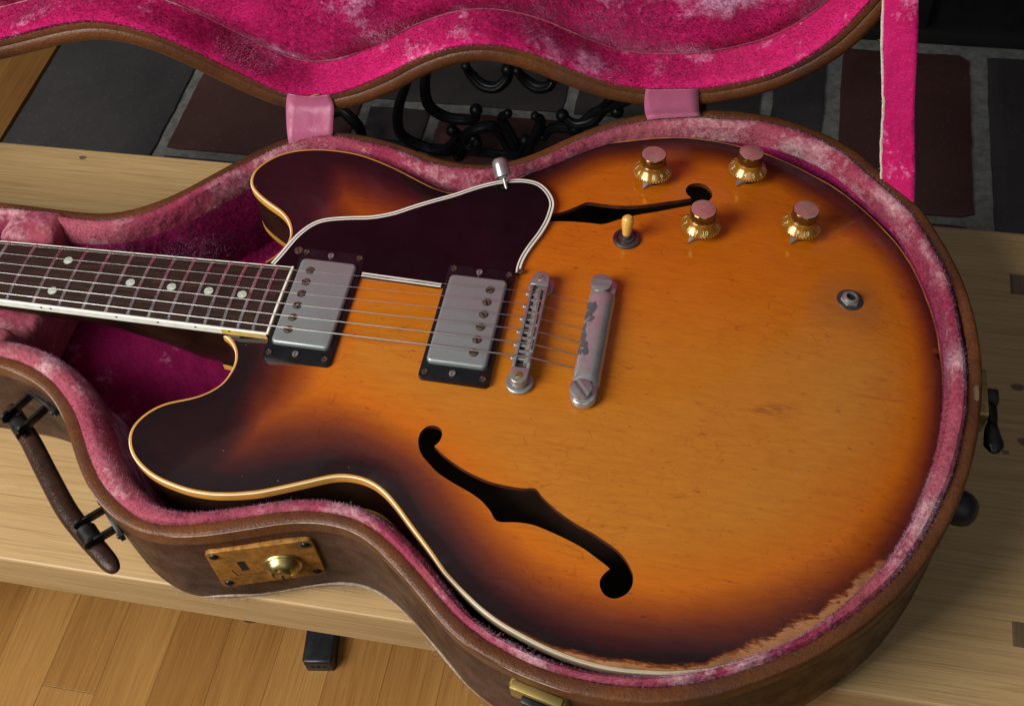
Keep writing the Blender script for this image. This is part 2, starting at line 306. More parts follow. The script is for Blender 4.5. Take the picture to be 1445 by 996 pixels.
def sunburst():
    k = NT('sunburst lacquer'); co = k.obj_co((1, 1, 1))
    s = k.attr('burst_shade'); d = k.attr('edge'); ww = k.attr('wearw')
    wob = k.noise(co, 9, 3)
    s2 = k.math('ADD', s, k.mapr(wob, .3, .7, -.07, .07))
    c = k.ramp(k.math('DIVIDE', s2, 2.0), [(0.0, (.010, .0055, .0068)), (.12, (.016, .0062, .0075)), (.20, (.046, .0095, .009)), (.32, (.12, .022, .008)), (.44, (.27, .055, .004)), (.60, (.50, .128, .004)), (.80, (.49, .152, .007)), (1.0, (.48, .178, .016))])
    # flat maple figure: fine lines along the grain, flecks and pores
    g1 = k.noise(k.obj_co((3.0, 70, 70)), 9, 5, .6, .4); g2 = k.noise(k.obj_co((6, 26, 26)), 9, 4, .6, 1.2)
    c = k.mix(k.mapr(g1, .32, .72, .0, .34), c, k.mix(.5, c, (.30, .085, .01), 'MULTIPLY'))
    c = k.mix(k.mapr(g2, .42, .70, .0, .45), c, k.mix(.75, c, (.75, .55, .35), 'MULTIPLY'))
    fl = k.noise(k.obj_co((22, 75, 75)), 6, 2, .5); c = k.mix(k.mapr(fl, .68, .74, 0, .6), c, k.mix(.8, c, (.32, .15, .06), 'MULTIPLY'))
    # finish checking, dull haze round the jack, a rubbed scar
    hz = k.attr('haze'); c = k.mix(k.math('MULTIPLY', hz, k.mapr(k.noise(co, 40, 3), .3, .7, .5, 1.0)), c, (.20, .078, .032))
    sc = k.attr('scar'); scm = k.math('MULTIPLY', sc, k.mapr(k.noise(k.obj_co((20, 220, 200)), 5, 4), .42, .62))
    c = k.mix(k.math('MULTIPLY', scm, .8), c, (.22, .05, .014))
    # bare wood where the finish has worn through to the edge
    jag = k.noise(k.obj_co((20, 150, 150), (0, 0, .25)), 4, 7, .72, .6); jag2 = k.noise(co, 60, 4)
    lim = k.math('MULTIPLY', ww, k.math('ADD', k.mapr(jag, .28, .72, .45, 1.2), k.mapr(jag2, .3, .7, -.32, .32)))
    df = k.math('SUBTRACT', lim, d); bare = k.mapr(df, 0, .25); halo = k.mapr(df, -2.2, 0.0)
    wood = k.mix(k.mapr(k.noise(k.obj_co((8, 160, 160)), 8, 5), .3, .7), (.44, .22, .10), (.30, .13, .055))
    wood = k.mix(k.mapr(jag2, .50, .72, 0, .65), wood, (.12, .05, .022)); wood = k.mix(k.mapr(k.noise(co, 22, 3), .45, .7, 0, .5), wood, (.20, .09, .04))
    c = k.mix(halo, c, (.23, .06, .012)); c = k.mix(bare, c, wood)
    dust = k.noise(co, 260, 1, .4); c = k.mix(k.mapr(dust, .80, .84, 0, .5), c, (.35, .2, .12))
    check = k.n('ShaderNodeTexVoronoi', feature='DISTANCE_TO_EDGE'); mpv = k.obj_co((55, 190, 100)); k.l(mpv, check.inputs['Vector']); check.inputs['Scale'].default_value = 1.0
    ck = k.mapr(check.outputs['Distance'], .0, .03, 1, 0)
    c = k.mix(k.math('MULTIPLY', k.math('MULTIPLY', ck, k.mapr(k.noise(co, 14, 2), .44, .60)), .45), c, k.mix(.8, c, (.4, .2, .1), 'MULTIPLY'))
    r = k.math('ADD', k.mapr(k.noise(co, 25, 4), .3, .7, .30, .42), k.math('MULTIPLY', bare, .35))
    k.set(color=c, rough=r, coat=k.math('SUBTRACT', .70, k.math('MULTIPLY', bare, .70)), coat_rough=k.mapr(k.noise(co, 6, 3), .35, .65, .05, .13), spec=.10)
    h = k.math('ADD', k.math('MULTIPLY', k.noise(k.obj_co((10, 60, 60)), 10, 3), .35), k.math('MULTIPLY', bare, -.8)); k.bump(h, .14, .0006)
    return k.m
def velvet(name, deep, mid, pale, worn=0.0, seed=0.0, pile=False):
    k = NT(name); co = k.obj_co((1, 1, 1), (seed, seed * .7, seed * 1.3)); cr = k.attr('crush')
    a = k.noise(co, 7, 3, .5, .1); b = k.noise(co, 19, 4, .55, .1); d = k.noise(co, 48, 3, .5, .0); f = k.noise(co, 260, 4, .7, .2); v = k.noise(co, 1200, 2, .6)
    c = k.mix(k.mapr(a, .36, .64), deep, mid)
    mk = k.math('ADD', k.math('ADD', k.math('MULTIPLY', b, .5), k.math('MULTIPLY', d, .28)), k.math('ADD', k.math('MULTIPLY', f, .22), k.math('MULTIPLY', cr, .17)))
    c = k.mix(k.mapr(mk, .565 - worn * .09, .69 - worn * .06, 0, .95), c, pale)
    c = k.mix(k.mapr(k.noise(co, 13, 4, .6), .58, .74, 0, .5 if worn > .2 else .15), c, (.26, .085, .055))
    c = k.mix(k.mapr(f, .38, .62, .28, .0), c, k.mix(.7, c, (.30, .10, .2), 'MULTIPLY'))
    c = k.mix(k.mapr(v, .56, .76, 0, .12), c, pale)
    if pile: tn = k.attr('tint'); c = k.mix(k.mapr(tn, .0, .55, .75, 0), c, k.mix(1.0, c, (.22, .10, .16), 'MULTIPLY')); c = k.mix(k.mapr(tn, .72, 1.0, 0, .40), c, pale)
    k.set(color=c, rough=.85, sheen=k.mapr(mk, .42, .60, .10, .55 if pile else 1.0), sheen_rough=.30, sheen_tint=(1, .58, .90), spec=.06)
    h = k.math('ADD', k.math('ADD', k.math('MULTIPLY', b, 12.0), k.math('MULTIPLY', d, 3.0)), k.math('ADD', k.math('MULTIPLY', f, .55), k.math('MULTIPLY', v, .16))); k.bump(h, .7, .0014) if not pile else None
    return k.m
def leather(name, base, dark, scuff=.5, rough=.42):
    k = NT(name); co = k.obj_co()
    a = k.noise(co, 9, 5, .65); b = k.noise(co, 60, 5, .65); gr = k.noise(co, 700, 3, .6); sc = k.noise(k.obj_co((26, 26, 60)), 7, 7, .75); sc2 = k.noise(k.obj_co((9, 9, 240)), 5, 6, .7, .5)
    c = k.mix(k.mapr(a, .36, .64), dark, base); c = k.mix(k.mapr(b, .48, .72, 0, .6), c, tuple(x * .40 for x in base))
    c = k.mix(k.mapr(gr, .48, .68, 0, .45), c, tuple(x * .45 for x in dark))
    c = k.mix(k.mapr(k.noise(co, 22, 4), .56, .72, 0, .35), c, (.055, .036, .034))
    c = k.mix(k.mapr(sc2, .66, .74, 0, scuff * .45), c, (.25, .15, .10))
    c = k.mix(k.mapr(sc, .69, .74, 0, scuff), c, (.36, .27, .20))
    k.set(color=c, rough=k.mapr(b, .3, .7, rough * .7, rough * 1.5), spec=.28)
    k.bump(k.math('ADD', k.math('MULTIPLY', b, 2.2), k.math('MULTIPLY', gr, 1.1)), .55, .0007); return k.m
def oak(name, c0, c1, c2, axis=0, rough=.5, per_object=False, ring=1.0, bump=.2):
    k = NT(name); st = [(.55, 15, 15), (15, .55, 15), (15, 15, .55)][axis]; st2 = [(3.0, 260, 260), (260, 3.0, 260), (260, 260, 3.0)][axis]
    def co(sc):
        v = k.obj_co(sc)
        if per_object:
            oi = k.n('ShaderNodeObjectInfo'); cm = k.n('ShaderNodeCombineXYZ')
            for i, f in enumerate((37.0, 53.0, 71.0)): k.l(k.math('MULTIPLY', oi.outputs['Random'], f), cm.inputs[i])
            ad = k.n('ShaderNodeVectorMath', operation='ADD'); k.l(v, ad.inputs[0]); k.l(cm.outputs[0], ad.inputs[1]); return ad.outputs[0]
        return v
    a = k.noise(co(tuple(x * ring for x in st)), 2.3, 5, .6, 1.6); b = k.noise(co(st2), 4, 4, .65, .3); d = k.noise(co(tuple(x * 2.2 for x in st)), 3, 3, .5, .8)
    wv = k.math('FRACT', k.math('MULTIPLY', a, 9.0)); wv = k.mapr(wv, 0, 1, 0, 1)
    c = k.mix(k.mapr(a, .3, .7), c0, c1); c = k.mix(k.math('MULTIPLY', wv, .26), c, c2)
    c = k.mix(k.mapr(b, .48, .68, 0, .7), c, k.mix(.85, c, (.46, .36, .26), 'MULTIPLY')); c = k.mix(k.mapr(d, .55, .8, 0, .35), c, k.mix(.8, c, (.55, .45, .35), 'MULTIPLY'))
    if per_object:
        oi = k.n('ShaderNodeObjectInfo'); c = k.mix(k.mapr(oi.outputs['Random'], 0, 1, 0, .75), c, k.mix(.9, c, (.55, .42, .30), 'MULTIPLY'))
    k.set(color=c, rough=k.mapr(b, .3, .7, rough * .8, rough * 1.2), spec=.4); k.bump(k.math('ADD', b, k.math('MULTIPLY', a, .3)), bump, .0005); return k.m
def nickel(name, color=(.48, .47, .45), rough=.32, dull=.5, patch=0.0, metal=1.0):
    k = NT(name); co = k.obj_co(); a = k.noise(co, 90, 5, .65); b = k.noise(co, 500, 4, .6)
    c = k.mix(k.mapr(a, .35, .7, 0, dull), color, tuple(x * .52 for x in color)); c = k.mix(k.mapr(b, .6, .75, 0, dull * .6), c, (.16, .14, .12))
    me = k.mapr(a, .4, .7, metal, metal * .8); r = k.mapr(a, .3, .7, rough * .75, rough * 1.5)
    if patch:
        pm = k.attr('patch'); pn = k.noise(k.obj_co((1.2, .8, 1)), 75, 6, .66, .9); pk = k.mapr(k.math('ADD', pn, k.mapr(pm, 0, 1, -.45, .07)), .50, .515)
        c = k.mix(pk, c, (.075, .075, .085)); me = k.math('MULTIPLY', me, k.math('SUBTRACT', 1.0, k.math('MULTIPLY', pk, .75))); r = k.math('ADD', r, k.math('MULTIPLY', pk, .25))
    k.set(color=c, rough=r, metal=me); k.bump(b, .06, .0003); return k.m
def brass(name, rusty=0.0, color=(.55, .40, .14), rough=.3):
    k = NT(name); co = k.obj_co(); a = k.noise(co, 160, 5, .7); b = k.noise(co, 40, 4, .6)
    c = k.mix(k.mapr(a, .35, .7, 0, .5), color, tuple(x * .45 for x in color))
    if rusty:
        ru = k.mix(k.mapr(a, .35, .65), (.52, .235, .035), (.26, .095, .016)); ru = k.mix(k.mapr(b, .50, .68, 0, .75), ru, (.07, .042, .018)); sp = k.noise(co, 420, 3, .6); ru = k.mix(k.mapr(sp, .62, .70, 0, .8), ru, (.03, .02, .012))
        c = k.mix(rusty, c, ru)
    k.set(color=c, rough=k.mapr(a, .3, .7, rough + rusty * .15, rough + .25 + rusty * .2), metal=1.0 - .55 * rusty); k.bump(a, .2 * max(rusty, .15), .0004); return k.m
def slate():
    k = NT('slate'); co = k.obj_co(); oi = k.n('ShaderNodeObjectInfo')
    a = k.noise(co, 6, 6, .65, .6); b = k.noise(co, 60, 6, .7); v = k.noise(co, 260, 3)
    base = k.ramp(oi.outputs['Random'], [(0, (.030, .030, .034)), (.34, (.030, .030, .034)), (.36, (.058, .024, .022)), (1, (.052, .022, .020))], 'LINEAR')
    colr = k.n('ShaderNodeAttribute', attribute_type='OBJECT', attribute_name='tone'); base = k.mix(colr.outputs['Fac'], (.075, .067, .069), (.115, .050, .044))
    c = k.mix(k.mapr(a, .35, .7), k.mix(.6, base, (.55, .55, .55), 'MULTIPLY'), base); c = k.mix(k.mapr(b, .62, .76, 0, .45), c, (.17, .165, .17)); c = k.mix(k.mapr(v, .66, .74, 0, .5), c, (.22, .21, .21)); c = k.mix(k.mapr(k.noise(k.obj_co((30, 6, 6), (0, 0, .6)), 9, 5, .7), .64, .72, 0, .4), c, (.2, .2, .2))
    k.set(color=c, rough=k.mapr(b, .3, .7, .38, .62), spec=.4); k.bump(k.math('ADD', a, k.math('MULTIPLY', b, .4)), .55, .003); return k.m

M = {}
M['top'] = sunburst()
M['side'] = plain('dark side lacquer', (.018, .0075, .004), .25, var=.5, scale=30, coat=.6, coat_rough=.12)
M['inside'] = plain('raw inside wood', (.05, .022, .012), .8, var=.4, scale=60)
M['fedge'] = plain('f hole edge', (.07, .02, .011), .4, var=.4, scale=150)
def binding_mat():
    k = NT('aged binding'); co = k.obj_co(); f = k.noise(co, 60, 4); wr = k.attr('wear')
    amber = k.mix(k.mapr(f, .3, .7), (.60, .30, .055), (.50, .22, .035)); cream = k.mix(k.mapr(f, .3, .7), (.66, .56, .38), (.58, .47, .30))
    k.set(color=k.mix(wr, amber, cream), rough=.35, coat=.3, coat_rough=.15, spec=.4); return k.m
M['bind'] = binding_mat()
M['bindedge'] = plain('worn binding corner', (.82, .76, .60), .3, var=.08, scale=80)
M['bindwhite'] = plain('white fingerboard binding', (.74, .74, .66), .35, var=.1, scale=150)
M['bindyellow'] = plain('yellowed fingerboard binding', (.55, .36, .07), .35, var=.2, scale=150)
def rosewood():
    k = NT('rosewood'); a = k.noise(k.obj_co((6, 130, 60)), 6, 5, .65, .5); b = k.noise(k.obj_co((25, 500, 200)), 4, 3, .6)
    c = k.mix(k.mapr(a, .35, .65), (.040, .019, .014), (.012, .0065, .0055)); c = k.mix(k.mapr(b, .55, .7, 0, .7), c, (.005, .003, .003))
    c = k.mix(k.mapr(k.noise(k.obj_co((30, 30, 30)), 3, 3), .62, .72, 0, .35), c, (.085, .030, .016))
    k.set(color=c, rough=.55, spec=.2); k.bump(k.math('MULTIPLY', b, -1.0), .3, .0004); return k.m
M['rosewood'] = rosewood()
M['fret'] = nickel('fret wire', (.55, .54, .52), .28, .3)
M['string'] = NT('string steel').set(color=(.55, .54, .51), rough=.34, metal=1.0)
M['pearl'] = plain('pearloid dot', (.40, .46, .38), .25, var=.35, scale=300, coat=.5)
M['black'] = plain('black plastic', (.007, .007, .009), .24, var=.3, scale=90, spec=.35)
M['guard'] = plain('black pickguard plastic', (.0045, .003, .0042), .12, var=.2, scale=60, spec=.22)
M['white'] = plain('white plastic line', (.72, .71, .63), .35, var=.08, scale=90)
M['nickel'] = nickel('aged nickel', (.42, .415, .40), .34, .55, metal=.8)
M['cover'] = nickel('dull nickel pickup cover', (.29, .325, .325), .34, .45, metal=.52)
M['tail'] = nickel('worn tailpiece plating', (.46, .465, .46), .22, .25, patch=1.0, metal=.72)
M['screw'] = nickel('brown tarnished screw', (.15, .10, .075), .45, .6, metal=.7)
M['darkscrew'] = nickel('dark screw', (.16, .15, .14), .4, .6)
M['dark'] = plain('dark recess', (.004, .004, .004), .8, var=.2)
M['knobgold'] = plain('amber gold knob plastic', (.33, .145, .012), .22, .40, var=.3, scale=200, coat=.7, coat_rough=.06)
M['knobcap'] = plain('dark gold cap side', (.20, .13, .035), .16, .9, var=.3, scale=200)
M['reflector'] = nickel('knob reflector disc', (.66, .46, .38), .2, .15, metal=.8)
M['ivory'] = plain('ivory switch tip', (.70, .40, .085), .25, var=.12, scale=120, coat=.5)
M['ink'] = plain('cream numeral', (.85, .72, .34), .5, var=.05)
M['pink'] = velvet('pink plush lining', (.15, .003, .045), (.30, .010, .095), (.55, .20, .33), .0, 0.3)
M['pink_pile'] = velvet('pink plush lining pile', (.15, .003, .045), (.30, .010, .095), (.55, .20, .33), .0, 0.3, pile=True)
M['pinkpad'] = velvet('worn pink padding', (.26, .030, .070), (.38, .100, .135), (.60, .40, .42), .62, 1.1)
M['pinkpad_pile'] = velvet('worn pink padding pile', (.26, .030, .070), (.38, .100, .135), (.60, .40, .42), .62, 1.1, pile=True)
M['pinklid'] = velvet('bright pink lid lining', (.36, .005, .080), (.64, .018, .165), (.86, .42, .66), .10, 2.0)
M['pinklid_pile'] = velvet('bright pink lid lining pile', (.36, .005, .080), (.64, .018, .165), (.86, .42, .66), .10, 2.0, pile=True)
def satin():
    k = NT('pink satin tape'); k.bump(k.math('ADD', k.noise(k.obj_co(), 60, 3, .5, .4), k.math('MULTIPLY', k.noise(k.obj_co((900, 120, 120)), 3, 2), .12)), .55, .0022); return k
M['satin'] = satin().set(color=(.36, .085, .17), rough=.38, sheen=.3, spec=.4, aniso=.6)
M['selvage'] = plain('frayed beige selvage', (.55, .46, .38), .9, var=.3, scale=500, bump=.5)
M['leather'] = leather('brown case covering', (.062, .021, .010), (.030, .012, .008), .5, .40)
M['welt'] = leather('brown leather welt', (.145, .050, .016), (.070, .024, .010), .5, .34)
M['handle'] = leather('black brown handle leather', (.075, .030, .016), (.018, .010, .008), .2, .26)
M['edgewear'] = plain('bare canvas edge', (.34, .26, .20), .9, var=.4, scale=300, bump=.5)
M['steel'] = plain('dark blued steel', (.030, .028, .027), .38, .75, var=.5, scale=120)
M['rust'] = brass('rusty brass plate', .85, (.40, .26, .08), .35)
M['brass'] = brass('polished brass', 0.0, (.50, .40, .16), .22)
M['brassold'] = brass('old brass', .25, (.42, .35, .13), .35)
M['rubber'] = plain('black rubber', (.012, .012, .013), .5, var=.2)
M['plug'] = plain('black moulded plug', (.010, .012, .016), .42, var=.3, scale=70)
M['bench'] = oak('bench oak', (.47, .315, .145), (.40, .258, .112), (.28, .168, .070), 0, .50, ring=.8)
M['endgrain'] = oak('end grain inlay', (.13, .085, .045), (.17, .11, .06), (.08, .05, .03), 1, .6, ring=2)
M['plank'] = oak('floor oak', (.47, .255, .078), (.37, .190, .054), (.24, .110, .030), 1, .25, per_object=True, bump=.12)
M['slate'] = slate()
M['grout'] = plain('grout', (.20, .20, .19), .9, var=.35, scale=90, bump=.6)
M['iron'] = plain('black cast iron', (.006, .0075, .010), .42, .35, var=.4, scale=60, bump=.3)
M['soot'] = plain('sooty black', (.006, .006, .006), .8, var=.4, scale=30)

# ------------------------------------------------------------------ setting: floor, hearth, fireplace
FLOOR = -525.0
fl = obj('floor', *box(-2600, 1800, -2200, 2400, FLOOR - 40, FLOOR - 8), M['dark']); prop(fl, kind='structure')
def plank_at(x0, y0, y1):
    V, F = bbox(x0 + .15, x0 + 57.35, y0 + .25, y1 - .25, FLOOR - 7.9, FLOOR + random.uniform(-.1, .08), .22); c = ((x0 + 28), (y0 + y1) / 2, FLOOR)
    me = mesh_from('plank', np.array(V) - c, F, M['plank'], False); o = link('plank', me, fl, c)
seams = [-462 + 57.5 * k for k in range(-14, 24)]
for i, x in enumerate(seams):
    top = 1500 if x < -975 else 560
    if abs(x - (-519.5)) < 2: cuts = [-900, -115, 700 if x < -975 else 560]
    else:
        cuts = [-900 + random.uniform(-200, 0)]
        while cuts[-1] < top - 500: cuts.append(cuts[-1] + random.uniform(480, 900))
        cuts = [c for c in cuts if c < top - 150 and not (-140 < c < 60)] + [top]
    for a, b in zip(cuts[:-1], cuts[1:]): plank_at(x, a, b)
he = obj('hearth', *box(-917, 1500, 560, 1500, FLOOR - 7, FLOOR - 3.5), M['grout']); prop(he, kind='structure')
def tile(x0, x1, y0, y1, tone):
    P = np.array([(x0, y0), (x1, y0), (x1, y1), (x0, y1)], float); P = resample(P, 22, True); P += rng.normal(size=P.shape) * .6
    cx = np.array([(x0 + x1) / 2, (y0 + y1) / 2]); V, F = slab(P - cx, -6, 0.6 + random.uniform(-.5, .6), 1.6, 2)
    me = mesh_from('slate_tile', V, F, M['slate'], True); set_sharp(me, 30); o = link('slate_tile', me, he, (cx[0], cx[1], FLOOR)); o['tone'] = float(tone)
for t in ((-915, -688, 562, 900, 0), (-672, -420, 640, 868, 1), (-672, -330, 562, 624, .3), (-404, -318, 640, 752, .15), (-302, -70, 640, 752, 1), (-404, -135, 770, 945, .1), (-119, 130, 770, 945, .1), (-315, 150, 562, 624, .5), (-54, 214, 640, 752, .2), (146, 214, 770, 945, 0), (236, 404, 640, 940, 1), (428, 700, 562, 940, .05), (166, 404, 562, 624, .4), (716, 950, 562, 940, .8), (-915, -688, 916, 1180, .4), (-672, -420, 884, 1180, 0), (-404, 1300, 972, 1180, .1), (966, 1300, 562, 940, .1)):
    tile(*t)
fb = MB(); fb.add(*bbox(-420, 1500, 962, 990, FLOOR - 3, FLOOR + 18, 3)); fb.add(*bbox(-420, 1500, 985, 1000, FLOOR, 500, 2)); fb.add(*bbox(300, 345, 968, 992, FLOOR, 420, 4)); fb.add(*bbox(-420, 1500, 970, 990, FLOOR + 120, FLOOR + 132, 2))
fbo = fb.build('fireplace_front', M['soot']); prop(fbo, 'sooty black iron fireplace front behind the slate hearth', 'fireplace')
# scrolled iron grate standing on the hearth
ir = empty('fire_grate', (-150, 662, FLOOR)); prop(ir, 'black cast iron scrollwork fire grate on the slate hearth', 'fire grate')
io = np.array((-150, 662, FLOOR))
for key, pts in IRON.items():
    P = spline([(x, 662 + 3 * math.sin(i * 1.7), z) for i, (x, z) in enumerate(pts)], 8); n = len(P); R = 4.6 + 3.0 * np.sin(np.linspace(0, math.pi, n)) ** .8
    mb = MB(); mb.add(*tube(P, R, 10)); Q = P.copy(); Q[:, 1] -= R * .75; Q[:, 2] += R * .3; mb.add(*tube(Q, R * .42, 8))
    for e, r in ((P[-1], 8.6), (P[0], 6.0)):
        mb.add(*lathe([(r * math.sin(a), -r * math.cos(a)) for a in np.linspace(.05, math.pi - .05, 9)], 14, tuple(e)))
    mb.build('scroll', M['iron'], ir, off=io)
for x in (-440, 60): MB().add(*tube([(x, 664, FLOOR + 1), (x, 664, FLOOR + 60), (x, 664, FLOOR + 170)], [9, 7, 6], 10)).build('leg', M['iron'], ir, off=io)
for q in ([(-440, 672, FLOOR + 10), (-200, 672, FLOOR + 8), (60, 672, FLOOR + 10)], [(-440, 672, FLOOR + 172), (60, 672, FLOOR + 230)]): MB().add(*tube(q, 6, 8)).build('rail', M['iron'], ir, off=io)

# ------------------------------------------------------------------ bench
BZ = -88.0
be = empty('bench', (0, 28, FLOOR)); prop(be, 'light oak bench with a thick seat board carrying the guitar case', 'bench'); bo = np.array((0, 28, FLOOR))
seat = obj('seat', *bbox(-850, 850, -161, 217, BZ - 43, BZ, 1.6), M['bench'], be, smooth=False, off=bo)
for x in (-760, 700): obj('leg', *bbox(x, x + 60, -140, 196, FLOOR + .5, BZ - 43.3, 2), M['bench'], be, smooth=False, off=bo)
for (x0, x1, y0, y1) in ((320.5, 372, 156.5, 175.5), (311, 362, -117, -100.5)):
    obj('inlay', *bbox(x0, x1, y0, y1, BZ - 2, BZ + .15, .3), M['endgrain'], seat, smooth=False, off=bo)
def knot(x, y, r):
    P = np.array([(x + r * 1.6 * math.cos(a) * (1 + .15 * math.sin(3 * a)), y + r * math.sin(a)) for a in np.linspace(0, 2 * math.pi, 14, endpoint=False)])
    obj('knot', *slab(P, BZ - 1, BZ + .08), M['endgrain'], seat, smooth=False, off=bo)
for k_ in ((-438, 207, 2.2), (322, 74, 3.0), (306, 36, 2.0), (325, 30, 3.2), (312, 20, 1.6)): knot(*k_)

# ------------------------------------------------------------------ guitar
TH = 0.025994
gb = np.array((0, 0, -58.0))
guitar = empty('guitar', (0, 0, 0)); guitar.rotation_euler = (0, TH, 0)
guitar.location = Matrix.Rotation(TH, 3, 'Y') @ Vector(gb) * MM
prop(guitar, 'sunburst semi-hollow electric guitar lying in the pink lined case', 'guitar')
def gobj(name, VF, mat, parent=None, smooth=True, sharp=35): return obj(name, VF[0], VF[1], mat, parent or guitar, smooth, off=gb, sharp=sharp)
def zrim(x): return 2.16 - 0.027 * np.asarray(x)
body = smooth_line(np.array(BODY), 2.6, 3.2, closed=False)
body = np.vstack([body, resample(np.array([body[-1], body[0]]), 2.6, False)[1:-1]])
if area2(body) < 0: body = body[::-1].copy()
# edges that count as body edge (not the short neck joint)
def is_joint(P): return (P[:, 0] < -187) & (P[:, 1] < 34) & (P[:, 1] > -23.5)
eA = body; eB = np.roll(body, -1, 0); ej = is_joint((eA + eB) / 2)
# arched height: membrane shape over the outline
gs = 4.0; X0, Y0 = -240.0, -212.0; nx, ny = 127, 107
gx = X0 + gs * np.arange(nx); gy = Y0 + gs * np.arange(ny); GX, GY = np.meshgrid(gx, gy, indexing='ij')
ins = inside(np.stack([GX.ravel(), GY.ravel()], 1), body).reshape(nx, ny)
U = np.zeros((nx, ny)); om = 1.9
par = (np.add.outer(np.arange(nx), np.arange(ny)) % 2).astype(bool)
for it in range(420):
    for c_ in (True, False):
        mk_ = ins[1:-1, 1:-1] & (par[1:-1, 1:-1] == c_)
        nb_ = .25 * (U[:-2, 1:-1] + U[2:, 1:-1] + U[1:-1, :-2] + U[1:-1, 2:] + 1.0)
        U[1:-1, 1:-1] = np.where(mk_, U[1:-1, 1:-1] * (1 - om) + om * nb_, U[1:-1, 1:-1])
U /= U.max()
ARCH = 11.2 * (1 - (1 - U) ** 2)
def arch(x, y):
    x = np.asarray(x, float); y = np.asarray(y, float); fx = np.clip((x - X0) / gs, 0, nx - 1.001); fy = np.clip((y - Y0) / gs, 0, ny - 1.001); i = fx.astype(int); j = fy.astype(int); a = fx - i; b = fy - j
    return ARCH[i, j] * (1 - a) * (1 - b) + ARCH[i + 1, j] * a * (1 - b) + ARCH[i, j + 1] * (1 - a) * b + ARCH[i + 1, j + 1] * a * b
def ztop(x, y): return zrim(x) + arch(x, y)
def ztop1(x, y): return float(ztop(x, y))
N_b = normals2(body)
inner = body - N_b * 1.9                                  # inside edge of the binding
def fh_line(P):
    P = np.array(P); L = np.vstack([P, P[:1]]); out = []
    # keep the notches and points sharp, round the rest
    for i in range(len(P)):
        a, b, c, d = P[i - 1], P[i], P[(i + 1) % len(P)], P[(i + 2) % len(P)]
        def sh(u, v, w):
            e1 = (v - u) / np.linalg.norm(v - u); e2 = (w - v) / np.linalg.norm(w - v); return e1 @ e2 < .62
        m1 = (c - b) if sh(a, b, c) else (c - a) / 2; m2 = (c - b) if sh(b, c, d) else (d - b) / 2
        for t in np.linspace(0, 1, 4, endpoint=False):
            h = (2 * t ** 3 - 3 * t ** 2 + 1) * b + (t ** 3 - 2 * t ** 2 + t) * m1 + (-2 * t ** 3 + 3 * t ** 2) * c + (t ** 3 - t ** 2) * m2; out.append(h)
    return np.array(out)
holes = [fh_line(FHOLE), fh_line(THOLE)]
V2, F2 = tri_fill([inner] + holes, 3.6)
d_e = dist_line(V2, eA[~ej], eB[~ej])
z = ztop(V2[:, 0], V2[:, 1])
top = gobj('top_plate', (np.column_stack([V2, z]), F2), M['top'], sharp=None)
def ss(a, b, x): t = np.clip((np.asarray(x, float) - a) / (b - a), 0, 1); return t * t * (3 - 2 * t)
def put(o, name, arr):
    a = o.data.attributes.new(name, 'FLOAT', 'POINT'); a.data.foreach_set('value', np.asarray(arr, np.float32))
x, y = V2[:, 0], V2[:, 1]
wb = 35 + 5 * ss(-20, -110, y) * ss(-60, 40, x) * ss(235, 120, x) - 12 * ss(175, 250, x) + 20 * ss(-60, -150, x) - 6 * ss(60, 170, y)
bt = d_e / wb
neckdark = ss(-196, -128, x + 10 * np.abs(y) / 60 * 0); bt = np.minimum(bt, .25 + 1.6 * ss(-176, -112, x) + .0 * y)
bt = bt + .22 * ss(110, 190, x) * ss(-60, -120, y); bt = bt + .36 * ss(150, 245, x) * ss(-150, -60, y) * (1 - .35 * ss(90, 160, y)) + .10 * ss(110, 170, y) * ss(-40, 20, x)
bt = np.minimum(bt, 2.2 - 1.05 * ss(-60, 90, y) + .15 * ss(60, 200, x))  # shade towards the lid put into the colour: far half redder and darker
put(top, 'burst_shade', bt); put(top, 'edge', d_e)
px_w = ss(30, 75, x) * ss(232, 205, x) * ss(-90, -130, y)
ww = 3.6 * px_w + 5.0 * ss(130, 175, x) * ss(232, 212, x) * ss(-80, -110, y) + 1.2 * ss(-60, -130, y) * ss(0, 40, x) * ss(232, 215, x)
put(top, 'wearw', ww)
put(top, 'haze', ss(34, 10, np.hypot((x - 197), (y - 62) * 1.0)) * .55)
put(top, 'scar', ss(12, 5, np.hypot((x - 153) * .75, (y + 32) * 2.2)) + .8 * ss(3, 1, np.abs((y + 26) - .12 * (x - 160))) * ss(13, 8, np.abs(x - 161)))
# binding, sides, back
wear_b = ss(-70, -130, body[:, 1]) * ss(-35, 10, body[:, 0]) * ss(235, 200, body[:, 0])
def sweep(P, N, prof, zfun, closed=True):
    V = []
    for i in range(len(P)):
        zz = float(zfun(P[i, 0]))
        for o_, h in prof: V.append((P[i, 0] + N[i, 0] * o_, P[i, 1] + N[i, 1] * o_, zz + h))
    return V, grid_faces(len(P), len(prof), closed, flip=True)
jo = int(np.argmax(ej)); open_b = np.roll(body, -jo, 0); open_N = np.roll(N_b, -jo, 0); keep = ~np.roll(is_joint(body), -jo); open_b = open_b[keep]; open_N = open_N[keep]
prof = [(-1.95, -.6), (-1.95, .12), (-1.2, .22), (-.55, .12), (-.08, -.45), (0.1, -1.0), (.12, -6.0), (-.3, -6.2)]
V, F = sweep(open_b, open_N, prof, zrim, False)
bi = gobj('binding', (V, F), [M['bind'], M['bindedge']], sharp=60)
bi.data.polygons.foreach_set('material_index', [1 if (i % (len(prof) - 1)) in (3,) else 0 for i in range(len(F))])
put(bi, 'wear', np.repeat((ss(-70, -130, open_b[:, 1]) * ss(-35, 10, open_b[:, 0]) * ss(245, 205, open_b[:, 0])) * .95, len(prof)))
